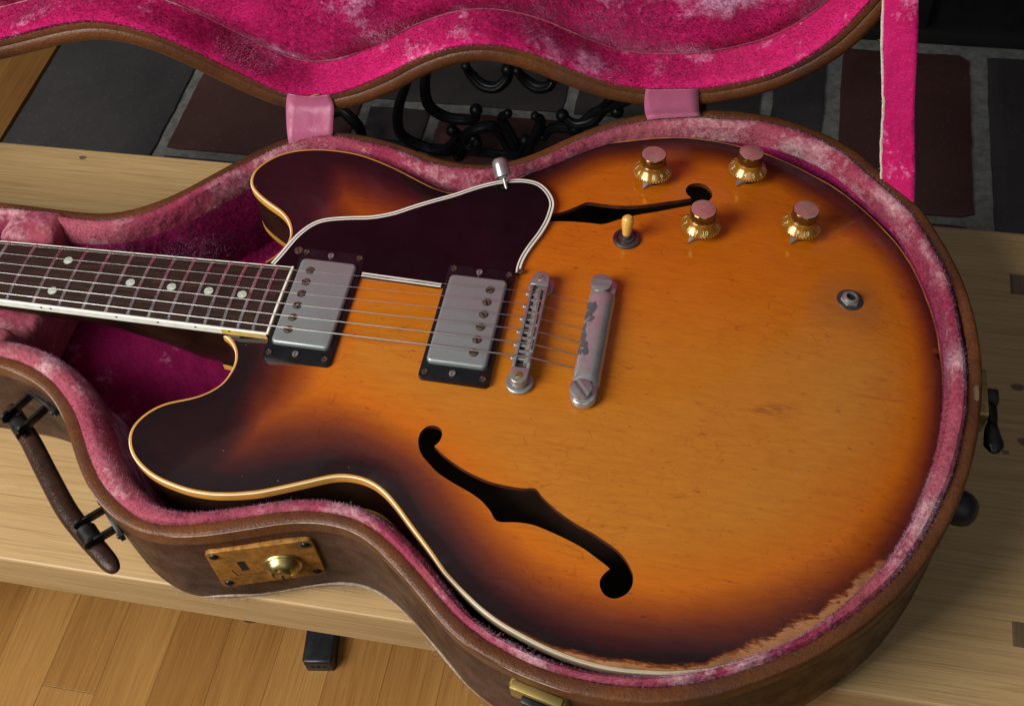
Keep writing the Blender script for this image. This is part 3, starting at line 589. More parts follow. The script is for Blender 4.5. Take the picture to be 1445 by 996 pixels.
V, F = sweep(body, N_b, [(0, -5.5), (-.4, -20), (0, -38.4)], zrim); gobj('side', (V, F), M['side'])
V, F = sweep(open_b, open_N, [(-.5, -38.2), (.15, -38.4), (.15, -43.6), (-1, -44.4), (-2.4, -44.4)], zrim, False); bb = gobj('back_binding', (V, F), M['bind']); put(bb, 'wear', np.zeros(len(V)))
Vb, Fb = tri_fill([body - N_b * 1.0], 14.0)
gobj('back', (np.column_stack([Vb, zrim(Vb[:, 0]) - 44.2 - .75 * arch(Vb[:, 0], Vb[:, 1])]), Fb[:, ::-1]), M['side'])
Vb, Fb = tri_fill([body - N_b * 3.0], 14.0); gobj('inside_floor', (np.column_stack([Vb, zrim(Vb[:, 0]) - 41 - .7 * arch(Vb[:, 0], Vb[:, 1])]), Fb), M['inside'])
for H in holes:
    if area2(H) < 0: H = H[::-1]
    N_h = normals2(H); n = len(H); V = []
    zt_ = ztop(H[:, 0], H[:, 1])
    for i in range(n):
        for o_, h in ((0, .02), (.0, -.5), (-.1, -1.2), (-.1, -3.4), (3.0, -3.4)): V.append((H[i, 0] + N_h[i, 0] * o_, H[i, 1] + N_h[i, 1] * o_, zt_[i] + h))
    gobj('f_hole_edge', (V, grid_faces(n, 5, True, flip=False)), M['fedge'])

# neck, fingerboard
S_ = 626.0
def fx(n): return -S_ / 2 ** (n / 12)
def fw(x): return 42.9 + (S_ + x) * 9.5 / 312
def zfb(x): return 17.4 + (x + 175) * 0.031
sec = []
for x_, dep in ((-640, 19), (-600, 19.5), (-450, 21.5), (-330, 24), (-285, 26.5), (-262, 31), (-246, 38), (-234, 46), (-224, 53), (-205, 56), (-186, 56)):
    hw = fw(x_) / 2 - .2; zt_ = zfb(x_) - 5; pw = 2.2 if x_ < -262 else 3.2
    sec.append([(x_, hw * math.copysign(abs(math.cos(a)) ** (2 / pw), math.cos(a)), zt_ - dep * abs(math.sin(a)) ** (2 / pw)) for a in np.linspace(0, math.pi, 17)])
V = [q for s_ in sec for q in s_]; gobj('neck', (V, grid_faces(len(sec), 17, False)), M['side'])
Hd = [(-640, 21), (-660, 30), (-690, 40), (-760, 44), (-800, 36), (-812, 12), (-806, 0), (-812, -12), (-800, -36), (-760, -44), (-690, -40), (-660, -30), (-640, -21)]
gobj('headstock', slab(np.array(Hd), -14, -1, 1), M['black'])
fxs = np.concatenate([np.linspace(-626, -166.2, 60)]); rad = 12
def fbz(x_, y_): return zfb(x_) - y_ * y_ / (2 * 330.0)
V = []; ys = np.linspace(-1, 1, 13)
for x_ in fxs:
    hw = fw(x_) / 2 - 1.35
    V += [(x_, hw * t, fbz(x_, hw * t)) for t in ys]
fbd = gobj('fingerboard', (V, grid_faces(len(fxs), 13, False, flip=False)), M['rosewood'])
for s_ in (-1, 1):
    V = []
    for x_ in fxs:
        a = fw(x_) / 2; V += [(x_, s_ * (a - 1.5), fbz(x_, a) - 5), (x_, s_ * a, fbz(x_, a) - 5.4), (x_, s_ * a, fbz(x_, a) - .5), (x_, s_ * (a - .45), fbz(x_, a) + .04), (x_, s_ * (a - 1.6), fbz(x_, a) + .1)]
    F = grid_faces(len(fxs), 5, False, flip=(s_ < 0)); o = gobj('fingerboard_binding', (V, F), [M['bindwhite'], M['bindyellow']], fbd)
    mi = []
    for i in range(len(fxs) - 1):
        for q in range(4): mi.append(1 if (fxs[i] > -205 and q == 1) else 0)
    o.data.polygons.foreach_set('material_index', mi)
a = fw(-166) / 2
V = []
for t in np.linspace(-1, 1, 13): V += [(-166.3, a * t, fbz(-166, a * t) + .1), (-165.0, a * t, fbz(-166, a * t) + .1), (-164.6, a * t, fbz(-166, a * t) - .5), (-164.6, a * t, fbz(-166, a * t) - 7.5)]
o = gobj('fingerboard_end_binding', (V, grid_faces(13, 4, False, flip=True)), [M['bindwhite'], M['bindyellow']], fbd); o.data.polygons.foreach_set('material_index', [1 if i % 3 == 2 else 0 for i in range(36)])
for n in range(1, 23):
    x_ = fx(n); hw = fw(x_) / 2 - 1.3; V = []
    for t in np.linspace(-1, 1, 9):
        for k in range(6):
            an = math.pi * k / 5; V.append((x_ + 1.25 * math.cos(an), hw * t, fbz(x_, hw * t) + .02 + .95 * math.sin(an) * (.35 if abs(t) == 1 else 1)))
    gobj('fret', (V, grid_faces(9, 6, False, flip=True)), M['fret'], fbd)
dot_me = MB().add(*lathe([(3.1, -.2), (3.1, .12), (2.9, .16)], 20)).mesh('position_dot', M['pearl'])
for n, yy in ((3, 0), (5, 0), (7, 0), (9, 0), (12, 13.2), (12, -13.2), (15, 0), (17, 0), (19, 0), (21, 0)):
    xm = (fx(n) + fx(n - 1)) / 2; link('position_dot', dot_me, fbd, np.array((xm, yy, fbz(xm, yy))) - gb)
sd = MB().add(*xform(lathe([(.85, -.2), (.85, .1)], 10), frame((0, 0, 0), (0, -1, 0)))).mesh('side_dot', M['dark'])
for n, dx in ((9, 0), (12, -3.5), (12, 3.5), (15, 0), (17, 0), (19, 0), (21, 0)):
    xm = (fx(n) + fx(n - 1)) / 2 + dx; link('side_dot', sd, fbd, np.array((xm, -fw(xm) / 2 + .02, fbz(xm, 28) - 1.7)) - gb)
# strings
SY = [-25.3 + 10.12 * i for i in range(6)]; SR = [.52, .41, .33, .22, .17, .14]
BXs = [4.0, 3.0, 2.4, 2.2, 1.6, 1.0]; ZB = 24.6
for i in range(6):
    yn = -17.7 + 7.08 * i; xb = BXs[i]
    P = [(-626, yn, 4.2), (xb - 60, yn + (SY[i] - yn) * (566 / 626), 4.2 + (ZB - 4.2) * (566 / 626)), (xb, SY[i], ZB), (xb + 4, SY[i], ZB - .8), (33.5, SY[i] * 1.0, 18.6)]
    gobj('string', tube(P, SR[i], 8), M['string'])

# pickguard
pg = np.array(PG)
outer_g = smooth_line(spline(pg[:30], 5), 2.0, 2.0, closed=False)
inner_g = np.array([(-18.0, 45.6), (-18.3, 31.0), (-63, 31.0), (-63, 27.8), (-64.1, 27.8), (-117.5, 29.0), (-119, 29.0), (-119, 31), (-162.5, 31), (-166, 29.0)])
full = np.vstack([outer_g, inner_g])
if area2(full) < 0: full_ccw = full[::-1]
else: full_ccw = full
def zpg(x_, y_): return 16.5 - 0.012 * np.asarray(y_)
def guard_sheet(P, top_, bot_, name, mat, parent=None, hole=None):
    V_, F_ = tri_fill([P] + ([hole] if hole is not None else []), 9.0, grid=True)
    n_ = len(V_); Z = zpg(V_[:, 0], V_[:, 1]); VV = np.vstack([np.column_stack([V_, Z + top_]), np.column_stack([V_, Z + bot_])])
    FF = [tuple(f) for f in F_] + [tuple(i + n_ for i in f[::-1]) for f in F_]
    key = {}
    for f in F_:
        for a_, b_ in ((f[0], f[1]), (f[1], f[2]), (f[2], f[0])): key[(a_, b_)] = 1
    for (a_, b_) in key:
        if (b_, a_) not in key: FF.append((b_, a_, a_ + n_, b_ + n_))
    return gobj(name, (VV, FF), mat, parent, smooth=False, sharp=None)
guard = guard_sheet(full_ccw, 0, -2.0, 'pickguard', M['guard'])
# the two white edge lines run round the guard's rim, each a raised strip
No = normals2(outer_g, False)
if (No[len(No) // 2] @ (outer_g[len(No) // 2] - np.array((-80, 60)))) < 0: No = -No
def strip_line(P, Nn, o0, o1, zt0, parent):
    V_ = []
    for i in range(len(P)):
        a_ = P[i] + Nn[i] * o0; b_ = P[i] + Nn[i] * o1; z_ = float(zpg(*P[i])) + zt0
        V_ += [(a_[0], a_[1], z_ - 1.9), (a_[0], a_[1], z_), (b_[0], b_[1], z_), (b_[0], b_[1], z_ - 1.9)]
    return gobj('white_line', (V_, grid_faces(len(P), 4, False, flip=False)), M['white'], parent, smooth=False)
strip_line(outer_g, No, .35, -.95, .06, guard); strip_line(outer_g, No, -1.75, -2.75, .06, guard)
ig = resample(np.array([(-118.2, 27.6), (-64.0, 26.4)]), 8, False); Ni = np.tile((0.02, -1.0), (len(ig), 1))
strip_line(ig, Ni, .2, -1.0, .06, guard); strip_line(ig, Ni, -1.9, -3.1, .06, guard)
gobj('edge_filler', slab(np.array([(-118.2, 27.4), (-64, 26.2), (-64, 31.5), (-118.2, 31.5)]), 14.0, 16.1), M['guard'], guard, smooth=False)
phil = pie_head(2.0, 1.0, .55, .5, True, 20).mesh('phillips_screw', M['screw'])
slot_s = pie_head(2.1, 1.2, .6, .6, False, 20).mesh('slotted_screw', M['nickel'])
pole = pie_head(2.6, .9, .85, .7, False, 24)
pole_me = pole.mesh('pole_screw', M['screw'])
pg_s = pie_head(2.9, .9, .6, .5, True, 22).mesh('guard_screw', M['screw'])
link('screw', pg_s, guard, np.array((-165.8, 42.5, float(zpg(0, 42)) + .0)) - gb, (0, 0, .4))
link('screw', pg_s, guard, np.array((-14.9, 47.2, float(zpg(0, 47)) + .0)) - gb, (0, 0, .7), (.7, .7, .9))
# the guard's threaded bracket with its nut at the waist
mb = MB(); ax = Vector((.36, -.72, -.55)).normalized(); o1 = Vector((-47.0, 136.0, 26.5))
mb.add(*xform(lathe([(.3, 0), (3.6, .3), (5.2, 2.0), (5.7, 5.0), (5.8, 13.0), (5.1, 13.3), (4.7, 10.0), (.2, 10.0)], 24, cap=False), frame(o1, ax)))
hexp = np.array([(3.0 * math.cos(a_), 3.0 * math.sin(a_)) for a_ in np.linspace(0, 2 * math.pi, 6, endpoint=False)])
mb.add(*xform(slab(hexp, 10, 14.5, .3, 1), frame(o1, ax))); mb.add(*xform(lathe([(1.25, 12), (1.25, 30)], 12), frame(o1, ax)))
mb.build('guard_bracket', M['nickel'], guitar, off=gb)

# pickups
def pickup(cx, zr, zc, pole_x, pole_pitch):
    ring_p = rounded_rect(44.5, 91, 2.6) + (cx, 0)
    V_, F_ = slab(ring_p, 0, 1, 0); n_ = len(ring_p)
    lev = [(0, None), (0, -1.1), (-.35, -.3), (-1.1, 0)]; N_ = normals2(ring_p); VV = []
    for i in range(n_):
        for o_, h in lev:
            q = ring_p[i] + N_[i] * o_; VV.append((q[0], q[1], (ztop1(q[0], q[1]) - .6) if h is None else zr + h))
    FF = grid_faces(n_, 4, True); FF.append([i * 4 + 3 for i in range(n_)])
    pk = gobj('pickup', (VV, FF), M['black'], guitar)
    cv = rounded_rect(38.2, 70, 3.4, 6) + (cx, 0); gobj('pickup_cover', slab(cv, zr - 2, zc, 1.9, 5), M['cover'], pk)
    gobj('cover_gap', slab(rounded_rect(39.8, 71.6, 3.8, 6) + (cx, 0), zr - 1, zr + .06, 0), M['dark'], pk)
    hole_me = MB().add(*lathe([(3.0, -.3), (3.0, .05)], 20)).mesh('pole_hole', M['dark'])
    for i in range(6): link('pole_hole', hole_me, pk, np.array((pole_x, -2.5 * pole_pitch + i * pole_pitch, zc)) - gb)
    for i in range(6): link('pole_screw', pole_me, pk, np.array((pole_x, -2.5 * pole_pitch + i * pole_pitch, zc - .30)) - gb, (0, 0, random.uniform(-1.2, 1.2)))
    for sx in (-1, 1):
        for sy in (-1, 1): link('ring_screw', phil, pk, np.array((cx + sx * 18.4, sy * 41.6, zr - .35)) - gb, (0, 0, random.uniform(0, 1.5)))
    for sy in (-1, 1): link('height_screw', slot_s, pk, np.array((cx - 1, sy * 40.6, zr - .1)) - gb, (0, 0, random.uniform(1.2, 1.9)))
    return pk
pickup(-141.4, 16.6, 19.4, -151.8, 9.8)
pickup(-39.8, 18.0, 21.2, -30.4, 10.0)
# bridge
br = MB(); cx = 0.6
st = lambda lx, ly: np.array([(cx + lx / 2 * math.cos(a_), ly / 2 - lx / 2 + lx / 2 * math.sin(a_)) for a_ in np.linspace(0, math.pi, 12)] + [(cx + lx / 2 * math.cos(a_), -ly / 2 + lx / 2 + lx / 2 * math.sin(a_)) for a_ in np.linspace(math.pi, 2 * math.pi, 12)])
br.add(*slab(st(11.2, 88), 17.0, 19.6, .3, 1))
for sx in (-1, 1): br.add(*bbox(cx + sx * 4.55 - 1.0, cx + sx * 4.55 + 1.0, -32.5, 32.5, 19.4, 23.0, .35))
for sy in (-1, 1):
    e = np.array([(cx + 5.6 * math.cos(a_), sy * (38.4 + 5.6 * math.sin(a_))) for a_ in np.linspace(0, math.pi, 14)] + [(cx - 5.6, sy * 32.4), (cx + 5.6, sy * 32.4)]); br.add(*slab(e, 19.4, 23.2, .7, 3))
for k_ in range(5):
    yy = -20.2 + 10.1 * k_; br.add(*bbox(cx - 4, cx + 4, yy - .9, yy + .9, 19.4, 22.6, .2))
bridge = br.build('bridge', M['nickel'], guitar, off=gb)
gobj('saddle_well', slab(np.array([(cx - 3.4, -31), (cx + 3.4, -31), (cx + 3.4, 31), (cx - 3.4, 31)]), 19.5, 19.75), M['darkscrew'], bridge, smooth=False)
for i in range(6):
    yy = SY[i]; mb = MB(); xs_ = BXs[i] - .2
    V_ = [(xs_ - 2.6, yy - 4, 19.6), (xs_ + 2.6, yy - 4, 19.6), (xs_ + 2.6, yy + 4, 19.6), (xs_ - 2.6, yy + 4, 19.6), (xs_ - 2.2, yy - 3.8, 22.0), (xs_ + .4, yy - 3.8, 24.4), (xs_ + .4, yy + 3.8, 24.4), (xs_ - 2.2, yy + 3.8, 22.0), (xs_ + 1.8, yy - 3.8, 24.1), (xs_ + 1.8, yy + 3.8, 24.1)]
    mb.add(V_, [(3, 2, 1, 0), (0, 4, 7, 3), (4, 5, 6, 7), (5, 8, 9, 6), (8, 1, 2, 9), (0, 1, 8, 5, 4), (2, 3, 7, 6, 9)])
    mb.build('saddle', M['nickel'], bridge, smooth=False, off=gb)
    mb = MB(); mb.add(*tube([(cx - 5.8, yy, 21.0), (cx + 4, yy, 21.0)], 1.05, 8)); mb.add(*xform(lathe([(1.7, 0), (1.9, .4), (1.7, 1.9), (.9, 2.2)], 14), frame((cx - 5.4, yy, 21.0), (-1, 0, 0))))
    mb.build('saddle_screw', M['nickel'], bridge, off=gb)
for sy in (-1, 1):
    zt_ = ztop1(cx, sy * 38); r_ = 8.6
    mb = MB(); mb.add(*lathe([(r_ - .5, 0), (r_, .5), (r_, 1.9), (r_ - .6, 2.5), (5.2, 2.6)], 36, (cx, sy * 38, zt_ + .1))); mb.add(*lathe([(4.6, 2), (4.6, 17.2 - zt_)], 20, (cx, sy * 38, zt_))); mb.build('thumbwheel', M['nickel'], bridge, off=gb)
    link('post_screw', pie_head(2.5, .7, .55, .4, False, 18).mesh('post_screw', M['brassold'] if sy < 0 else M['nickel']), bridge, np.array((cx, sy * 38.2, 22.9)) - gb, (0, 0, .8))
# stop tailpiece
tx = 40.2
prof_t = [(-7.3, 14.3), (-7.8, 16.5), (-7.2, 19.8), (-5.2, 22.0), (-1.5, 22.9), (2.2, 22.5), (5.6, 20.4), (7.4, 17.0), (7.2, 14.3)]
V_ = []; yl = [-35.5, -34.8, -33.6, -30, -20, -10, 0, 10, 20, 30, 33.6, 34.8, 35.5]; sc_ = [.72, .9, .98, 1, 1, 1, 1, 1, 1, 1, .98, .9, .72]
yl2 = np.linspace(-30, 30, 41); yl = [-35.5, -34.8, -33.6] + yl2.tolist() + [33.6, 34.8, 35.5]; sc_ = [.72, .9, .98] + [1] * 41 + [.98, .9, .72]
pr2 = spline(np.array(prof_t), 3)
for yy, s_ in zip(yl, sc_):
    for (a_, b_) in pr2: V_.append((tx + 1.2 + a_ * 1.13 * (.86 + .14 * s_), yy, 14.3 + (b_ - 14.3) * s_))
F_ = grid_faces(len(yl), len(pr2), False, flip=False); F_.append(list(range(len(pr2)))); F_.append([(len(yl) - 1) * len(pr2) + i for i in range(len(pr2))][::-1])
tp = MB(); tp.add(V_, F_)
ear = lambda sy: np.array([(tx + .8 + 8.0 * math.cos(a_), sy * (43.0 + 7.4 * math.sin(a_))) for a_ in np.linspace(0, math.pi, 16)] + [(tx - 7.2, sy * 33), (tx + 8.8, sy * 33)])
for sy in (-1, 1): tp.add(*slab(ear(sy), 13.8, 18.4, 1.3, 3))
tail = tp.build('tailpiece', M['tail'], guitar, off=gb)
tv = np.array([v.co for v in tail.data.vertices]) / MM + gb
put(tail, 'patch', ss(-26, -14, tv[:, 1]) * ss(33, 24, tv[:, 1]) * ss(tx + 2.4, tx - 1.5, tv[:, 0]) * (tv[:, 2] > 17))
stud_me = pie_head(6.9, 4.4, 1.8, 1.5, False, 40).mesh('stud', M['nickel'])
for sy, a_ in ((-1, 2.25), (1, .12)):
    link('stud', stud_me, tail, np.array((tx - 1.0, sy * 41.0, 18.3)) - gb, (0, 0, a_)); gobj('stud_post', lathe([(4.4, 0), (4.4, 3.5)], 20, (tx - 1, sy * 41, 11.5)), M['nickel'], tail)

# controls
def text_mesh(s, size):
    c = bpy.data.curves.new('t', 'FONT'); c.body = s; c.size = size; c.align_x = 'CENTER'; c.align_y = 'CENTER'; c.resolution_u = 2
    o = bpy.data.objects.new('t', c); col.objects.link(o); dg = bpy.context.evaluated_depsgraph_get(); dg.update(); e = o.evaluated_get(dg); me = e.to_mesh()
    V_ = [tuple(v.co) for v in me.vertices]; F_ = [tuple(p_.vertices) for p_ in me.polygons]; e.to_mesh_clear(); bpy.data.objects.remove(o); bpy.data.curves.remove(c); return V_, F_
digits = {n: text_mesh(str(n), 4.3) for n in range(11)}
def knob(x_, y_, turn, ptr):
    zt_ = ztop1(x_, y_); eps = 2; nrm = Vector((-(ztop1(x_ + eps, y_) - ztop1(x_ - eps, y_)) / (2 * eps), -(ztop1(x_, y_ + eps) - ztop1(x_, y_ - eps)) / (2 * eps), 1)).normalized()
    B = frame((x_, y_, zt_), nrm, (1, 0, 0))
    mb = MB(); mb.add(*xform(lathe([(11.9, 5.2), (12.9, 5.8), (12.95, 6.8), (12.5, 7.3), (9.5, 11.0), (9.0, 12.0), (8.9, 13.8), (8.7, 14.0)], 56), B))
    for k in range(40):
        a_ = 2 * math.pi * k / 40; mb.add(*xform(lathe([(.5, 0), (.5, 1.9)], 5, (12.85 * math.cos(a_), 12.85 * math.sin(a_), 5.4)), B))
    kb = mb.build('knob', M['knobgold'], guitar, off=gb)
    mb = MB(); mb.add(*xform(lathe([(8.3, 13.6), (8.7, 14.4), (8.7, 20.6), (8.3, 21.0)], 44), B)); mb.build('cap', M['knobcap'], kb, off=gb)
    mb = MB(); mb.add(*xform(lathe([(8.2, 20.9), (8.2, 21.12), (7.9, 21.2)], 40), B)); mb.build('reflector', M['reflector'], kb, off=gb)
    mb = MB()
    for n in range(11):
        a_ = turn + math.radians(300) * n / 10
        R_ = B @ Matrix.Rotation(a_, 4, 'Z') @ Matrix.Translation((11.15, 0, 9.15)) @ Matrix.Rotation(math.radians(51), 4, 'Y') @ Matrix.Rotation(math.pi / 2, 4, 'Z')
        mb.add(*xform(digits[n], R_))
        mb.add(*xform(box(-.14, .14, -2.6, -1.9, -.02, .03), B @ Matrix.Rotation(a_, 4, 'Z') @ Matrix.Translation((11.15, 0, 9.15)) @ Matrix.Rotation(math.radians(51), 4, 'Y') @ Matrix.Rotation(math.pi / 2, 4, 'Z')))
    mb.build('numerals', M['ink'], kb, smooth=False, off=gb)
    mb = MB(); mb.add(*xform(lathe([(8.6, .1), (8.8, .5), (8.4, 5.4)], 30), B)); mb.build('washer', M['black'], kb, off=gb)
    d_ = Vector((math.cos(ptr), math.sin(ptr), 0)); s_ = Vector((-d_.y, d_.x, 0)); P_ = [d_ * 8 + s_ * 3.4, d_ * 14.6, d_ * 8 - s_ * 3.4]
    V_ = [tuple(q + Vector((0, 0, .3))) for q in P_] + [tuple(P_[0] + Vector((0, 0, 4.6))), tuple(P_[1] + Vector((0, 0, 1.2))), tuple(P_[2] + Vector((0, 0, 4.6)))]
    mb = MB(); mb.add(*xform((V_, [(0, 1, 4, 3), (1, 2, 5, 4), (2, 0, 3, 5), (3, 4, 5), (2, 1, 0)]), B)); mb.build('pointer', M['nickel'], kb, smooth=False, off=gb)
kn = [((58.6, 150.7), 0.6), ((122.9, 164.9), 2.4), ((96.6, 104.8), -.3), ((161.9, 117.4), -.32)]
for (q, t_), pt in zip(kn, (-1.9, -2.0, -2.05, -1.95)): knob(q[0], q[1], t_ + math.radians(0) - math.pi / 2 - math.radians(300) + .6, pt)
x_, y_ = 49.1, 88.6; zt_ = ztop1(x_, y_)
mb = MB(); mb.add(*lathe([(8.6, 0), (8.9, .4), (8.9, 1.5), (8.2, 2.0), (6.6, 2.1), (6.3, 1.5), (5.2, 1.5), (5.2, 2.6), (3.4, 3.0), (3.3, 5.2), (2.6, 5.4)], 40, (x_, y_, zt_)))
for k in range(48):
    a_ = 2 * math.pi * k / 48; mb.add(*lathe([(.3, 0), (.3, 1.3)], 4, (x_ + 8.85 * math.cos(a_), y_ + 8.85 * math.sin(a_), zt_ + .3)))
tg = mb.build('toggle_switch', M['darkscrew'], guitar, off=gb)
mb = MB(); mb.add(*xform(lathe([(2.3, 0), (2.9, .6), (3.4, 4), (3.95, 9), (4.1, 12.0), (3.7, 14.2), (2.4, 15.6), (.4, 16)], 26), frame((x_, y_, zt_ + 5.2), (.02, .10, 1), (1, 0, 0)))); mb.build('switch_tip', M['ivory'], tg, off=gb)
x_, y_ = 197.0, 64.6; zt_ = ztop1(x_, y_); sl = Matrix.Rotation(math.atan(.16), 4, 'Y')
Bj = frame((x_, y_, zt_ - .4), (.12, .04, 1), (1, 0, 0))
jk = MB(); jk.add(*xform(lathe([(8.4, 0), (8.6, .4), (8.4, .9), (6.6, 1.1)], 36), Bj)); jk = jk.build('output_jack', M['darkscrew'], guitar, off=gb)
mb = MB(); hx = np.array([(6.4 * math.cos(a_), 6.4 * math.sin(a_)) for a_ in np.linspace(0.2, 2 * math.pi + .2, 6, endpoint=False)]); mb.add(*xform(slab(hx, .9, 2.6, .5, 2), Bj)); mb.add(*xform(lathe([(4.6, 2.5), (4.6, 4.0), (4.1, 4.3), (3.2, 4.3), (3.1, 2.62)], 30, cap=False), Bj)); mb.build('jack_nut', M['nickel'], jk, off=gb)
mb = MB(); mb.add(*xform(lathe([(3.15, 2.6), (3.15, 2.72)], 20), Bj)); mb.build('jack_bore', M['dark'], jk, off=gb)
# ------------------------------------------------------------------ guitar case
ZR = 6.4
case = empty('guitar_case', (0, 0, BZ)); co_ = np.array((0, 0, BZ)); prop(case, 'open brown guitar case with pink plush lining on the oak bench', 'guitar case')
def cobj(name, VF, mat, parent=None, smooth=True, sharp=35): return obj(name, VF[0], VF[1], mat, parent or case, smooth, off=co_, sharp=sharp)
rim = np.array(RIM)
ext = np.array([(-470, 69), (-560, 74), (-640, 92), (-700, 97), (-745, 70), (-757, 0), (-745, -70), (-700, -97), (-640, -92), (-560, -74), (-450, -66), (-385, -66.5)])
rim = smooth_line(np.vstack([rim, ext]), 4.0, 7.0, True)
if area2(rim) < 0: rim = rim[::-1].copy()
NR = normals2(rim); nr = len(rim)
def rsweep(P, N, prof, closed=True, fn=None):
    V = []
    for i in range(len(P)):
        for j, (o_, h) in enumerate(prof):
            if fn: o_, h = fn(i, j, o_, h)
            V.append((P[i, 0] + N[i, 0] * o_, P[i, 1] + N[i, 1] * o_, h))
    return V, grid_faces(len(P), len(prof), closed, flip=True)
sw = noise1(nr, 3, 6) * .25
shell = cobj('base_shell', rsweep(rim, NR, [(-6, ZR - 3), (-.9, ZR - 3.2), (-.4, ZR - 6), (-.6, -20), (-.8, -60), (-1.2, BZ + 9), (-2.2, BZ + 4), (-5, BZ + 1.2), (-12, BZ + .4), (-12, BZ + 4), (-6, BZ + 10)], fn=lambda i, j, o_, h: (o_ + sw[i], h)), M['leather'])
Vb, Fb = tri_fill([rim - NR * 11.5], 24.0); cobj('base_floor', (np.column_stack([Vb, np.full(len(Vb), BZ + .5)]), Fb[:, ::-1]), M['leather'])
cobj('rim_welt', rsweep(rim, NR, [(-8.2, ZR - 4), (-8.0, ZR - .4), (-7.2, ZR + .1), (-4.5, ZR + .5), (-2.0, ZR + .35), (-.6, ZR - .05), (.15, ZR - .9), (.5, ZR - 2.2), (.35, ZR - 10.5), (-.3, ZR - 11.2)], fn=lambda i, j, o_, h: (o_ + sw[i], h)), M['welt'])
# scuffed line on the outer corner of the welt and the frayed bottom edge, on the front only
fr = np.array([i for i in range(nr) if rim[i, 1] < -60 and -420 < rim[i, 0] < 70]); fr = fr[np.argsort(fr)]
brk_i = np.where(np.diff(fr) > 1)[0]; segs = np.split(fr, brk_i + 1)
wl = noise1(nr, 11, 3)
for sg in segs:
    if len(sg) < 5: continue
    run = []
    for i in list(sg) + [-1]:
        if i >= 0 and wl[i] > (-.45 if rim[i, 0] < 40 else .55): run.append(i)
        else:
            if len(run) > 2:
                P = [(rim[k, 0] + NR[k, 0] * (.02 + sw[k]), rim[k, 1] + NR[k, 1] * (.02 + sw[k]), ZR - .55) for k in run]; cobj('scuffed_edge', tube(P, [(.26 + .12 * abs(wl[k])) * min(1, (q_ + .15) / 2, (len(run) - 1 - q_ + .15) / 2) * (1 if rim[k, 0] < 40 else .75) for q_, k in enumerate(run)], 6), M['edgewear'])
            run = []
def fibres(name, pts, nrm, up, L, n, wdt, mat, spread=.8, parent=None, jit=1.6):
    """short frayed threads along a line"""
    P_ = np.array(pts, float); N_ = np.array(nrm, float); i = rng.integers(0, len(P_), n); b = P_[i] + rng.normal(size=(n, 3)) * np.array((jit, jit, .3))
    d = N_[i] + rng.normal(size=(n, 3)) * spread + np.array(up); d /= np.linalg.norm(d, axis=1)[:, None]; l_ = (L * rng.uniform(.3, 1.3, n))[:, None]; s_ = np.cross(d, rng.normal(size=(n, 3))); s_ /= np.linalg.norm(s_, axis=1)[:, None]
    tip = b + d * l_ + rng.normal(size=(n, 3)) * l_ * .25; V = np.stack([b - s_ * wdt, b + s_ * wdt, tip], 1).reshape(-1, 3); F = np.arange(3 * n).reshape(-1, 3)
    o = cobj(name, (V, F), mat, parent, smooth=False, sharp=None); prop(o, kind='stuff'); return o
fi = [i for i in range(nr) if rim[i, 1] < -140 and -215 < rim[i, 0] < 60]
fs = list(rng.choice(fi, 34, replace=False)); fibres('frayed_threads', [np.array((rim[i, 0] - NR[i, 0] * .8, rim[i, 1] - NR[i, 1] * .8, BZ + 8)) for i in fs], [np.array((*NR[i], 0)) * .5 for i in fs], (0, 0, -.4), 3.6, 620, .12, M['edgewear'], .9, jit=2.2)
for seed, (i0, i1) in enumerate(((0, 1),)):
    P = [(rim[i, 0] - NR[i, 0] * .5, rim[i, 1] - NR[i, 1] * .5, BZ + 9 + 1.2 * wl[i]) for i in fi if True]
    runs = []; cur = []
    for i in fi:
        if cur and i != cur[-1] + 1: runs.append(cur); cur = []
        cur.append(i)
    runs.append(cur)
    for r_ in runs:
        if len(r_) > 3: cobj('torn_edge', tube([(rim[i, 0] - NR[i, 0] * .9, rim[i, 1] - NR[i, 1] * .9, BZ + 8 + 2.0 * wl[i]) for i in r_], [max(.05, .35 + .55 * wl[i]) for i in r_], 6), M['edgewear'])

# plush lining: padded roll along the rim, walls and floor
kx = ss(-150, -235, rim[:, 0]) * ss(-420, -330, rim[:, 0]) * (rim[:, 1] < 0); kt = ss(240, 265, rim[:, 0])
pad = 1 + .75 * kx + .18 * kt - .30 * ss(-60, 10, rim[:, 0]) * ss(235, 180, rim[:, 0]) * (rim[:, 1] < 0); n1 = noise1(nr, 21, 5); n2 = noise1(nr, 22, 3)
gapo = ss(225, 262, rim[:, 0]) * ss(-25, 40, rim[:, 1]) * 1.6
def pf(i, j, o_, h):
    f = 1.0 if j < 1 else pad[i]
    return (-8.0 + (o_ + 8.0) * f - gapo[i] * (j < 6) + (.55 * n1[i] + .3 * n2[i]) * (1 <= j <= 6) * .8, h + (.45 * n2[i] + .4 * n1[i]) * (1 <= j <= 5) + (2.0 * kt[i] if 1 <= j <= 6 else 0))
roll = [(-7.7, ZR - 8), (-7.7, ZR - 1.5), (-8.3, ZR + .9), (-9.8, ZR + 2.3), (-12.0, ZR + 2.4), (-14.0, ZR + 1.2), (-15.6, ZR - 1.6), (-16.6, ZR - 6), (-17.4, ZR - 14), (-18.0, -25), (-18.6, -50), (-21, -64), (-28, -69)]
lin = cobj('lining', rsweep(rim, NR, roll, fn=pf), M['pinkpad'])
lin.data.materials.append(M['pink']); K_ = len(roll) - 1
lin.data.polygons.foreach_set('material_index', [1 if (i % K_) >= 8 else 0 for i in range(len(lin.data.polygons))])
Vb, Fb = tri_fill([rim - NR * 26], 16.0); cobj('lining_floor', (np.column_stack([Vb, -68.5 + 1.5 * np.sin(Vb[:, 0] * .045) * np.sin(Vb[:, 1] * .06)]), Fb), M['pink'])
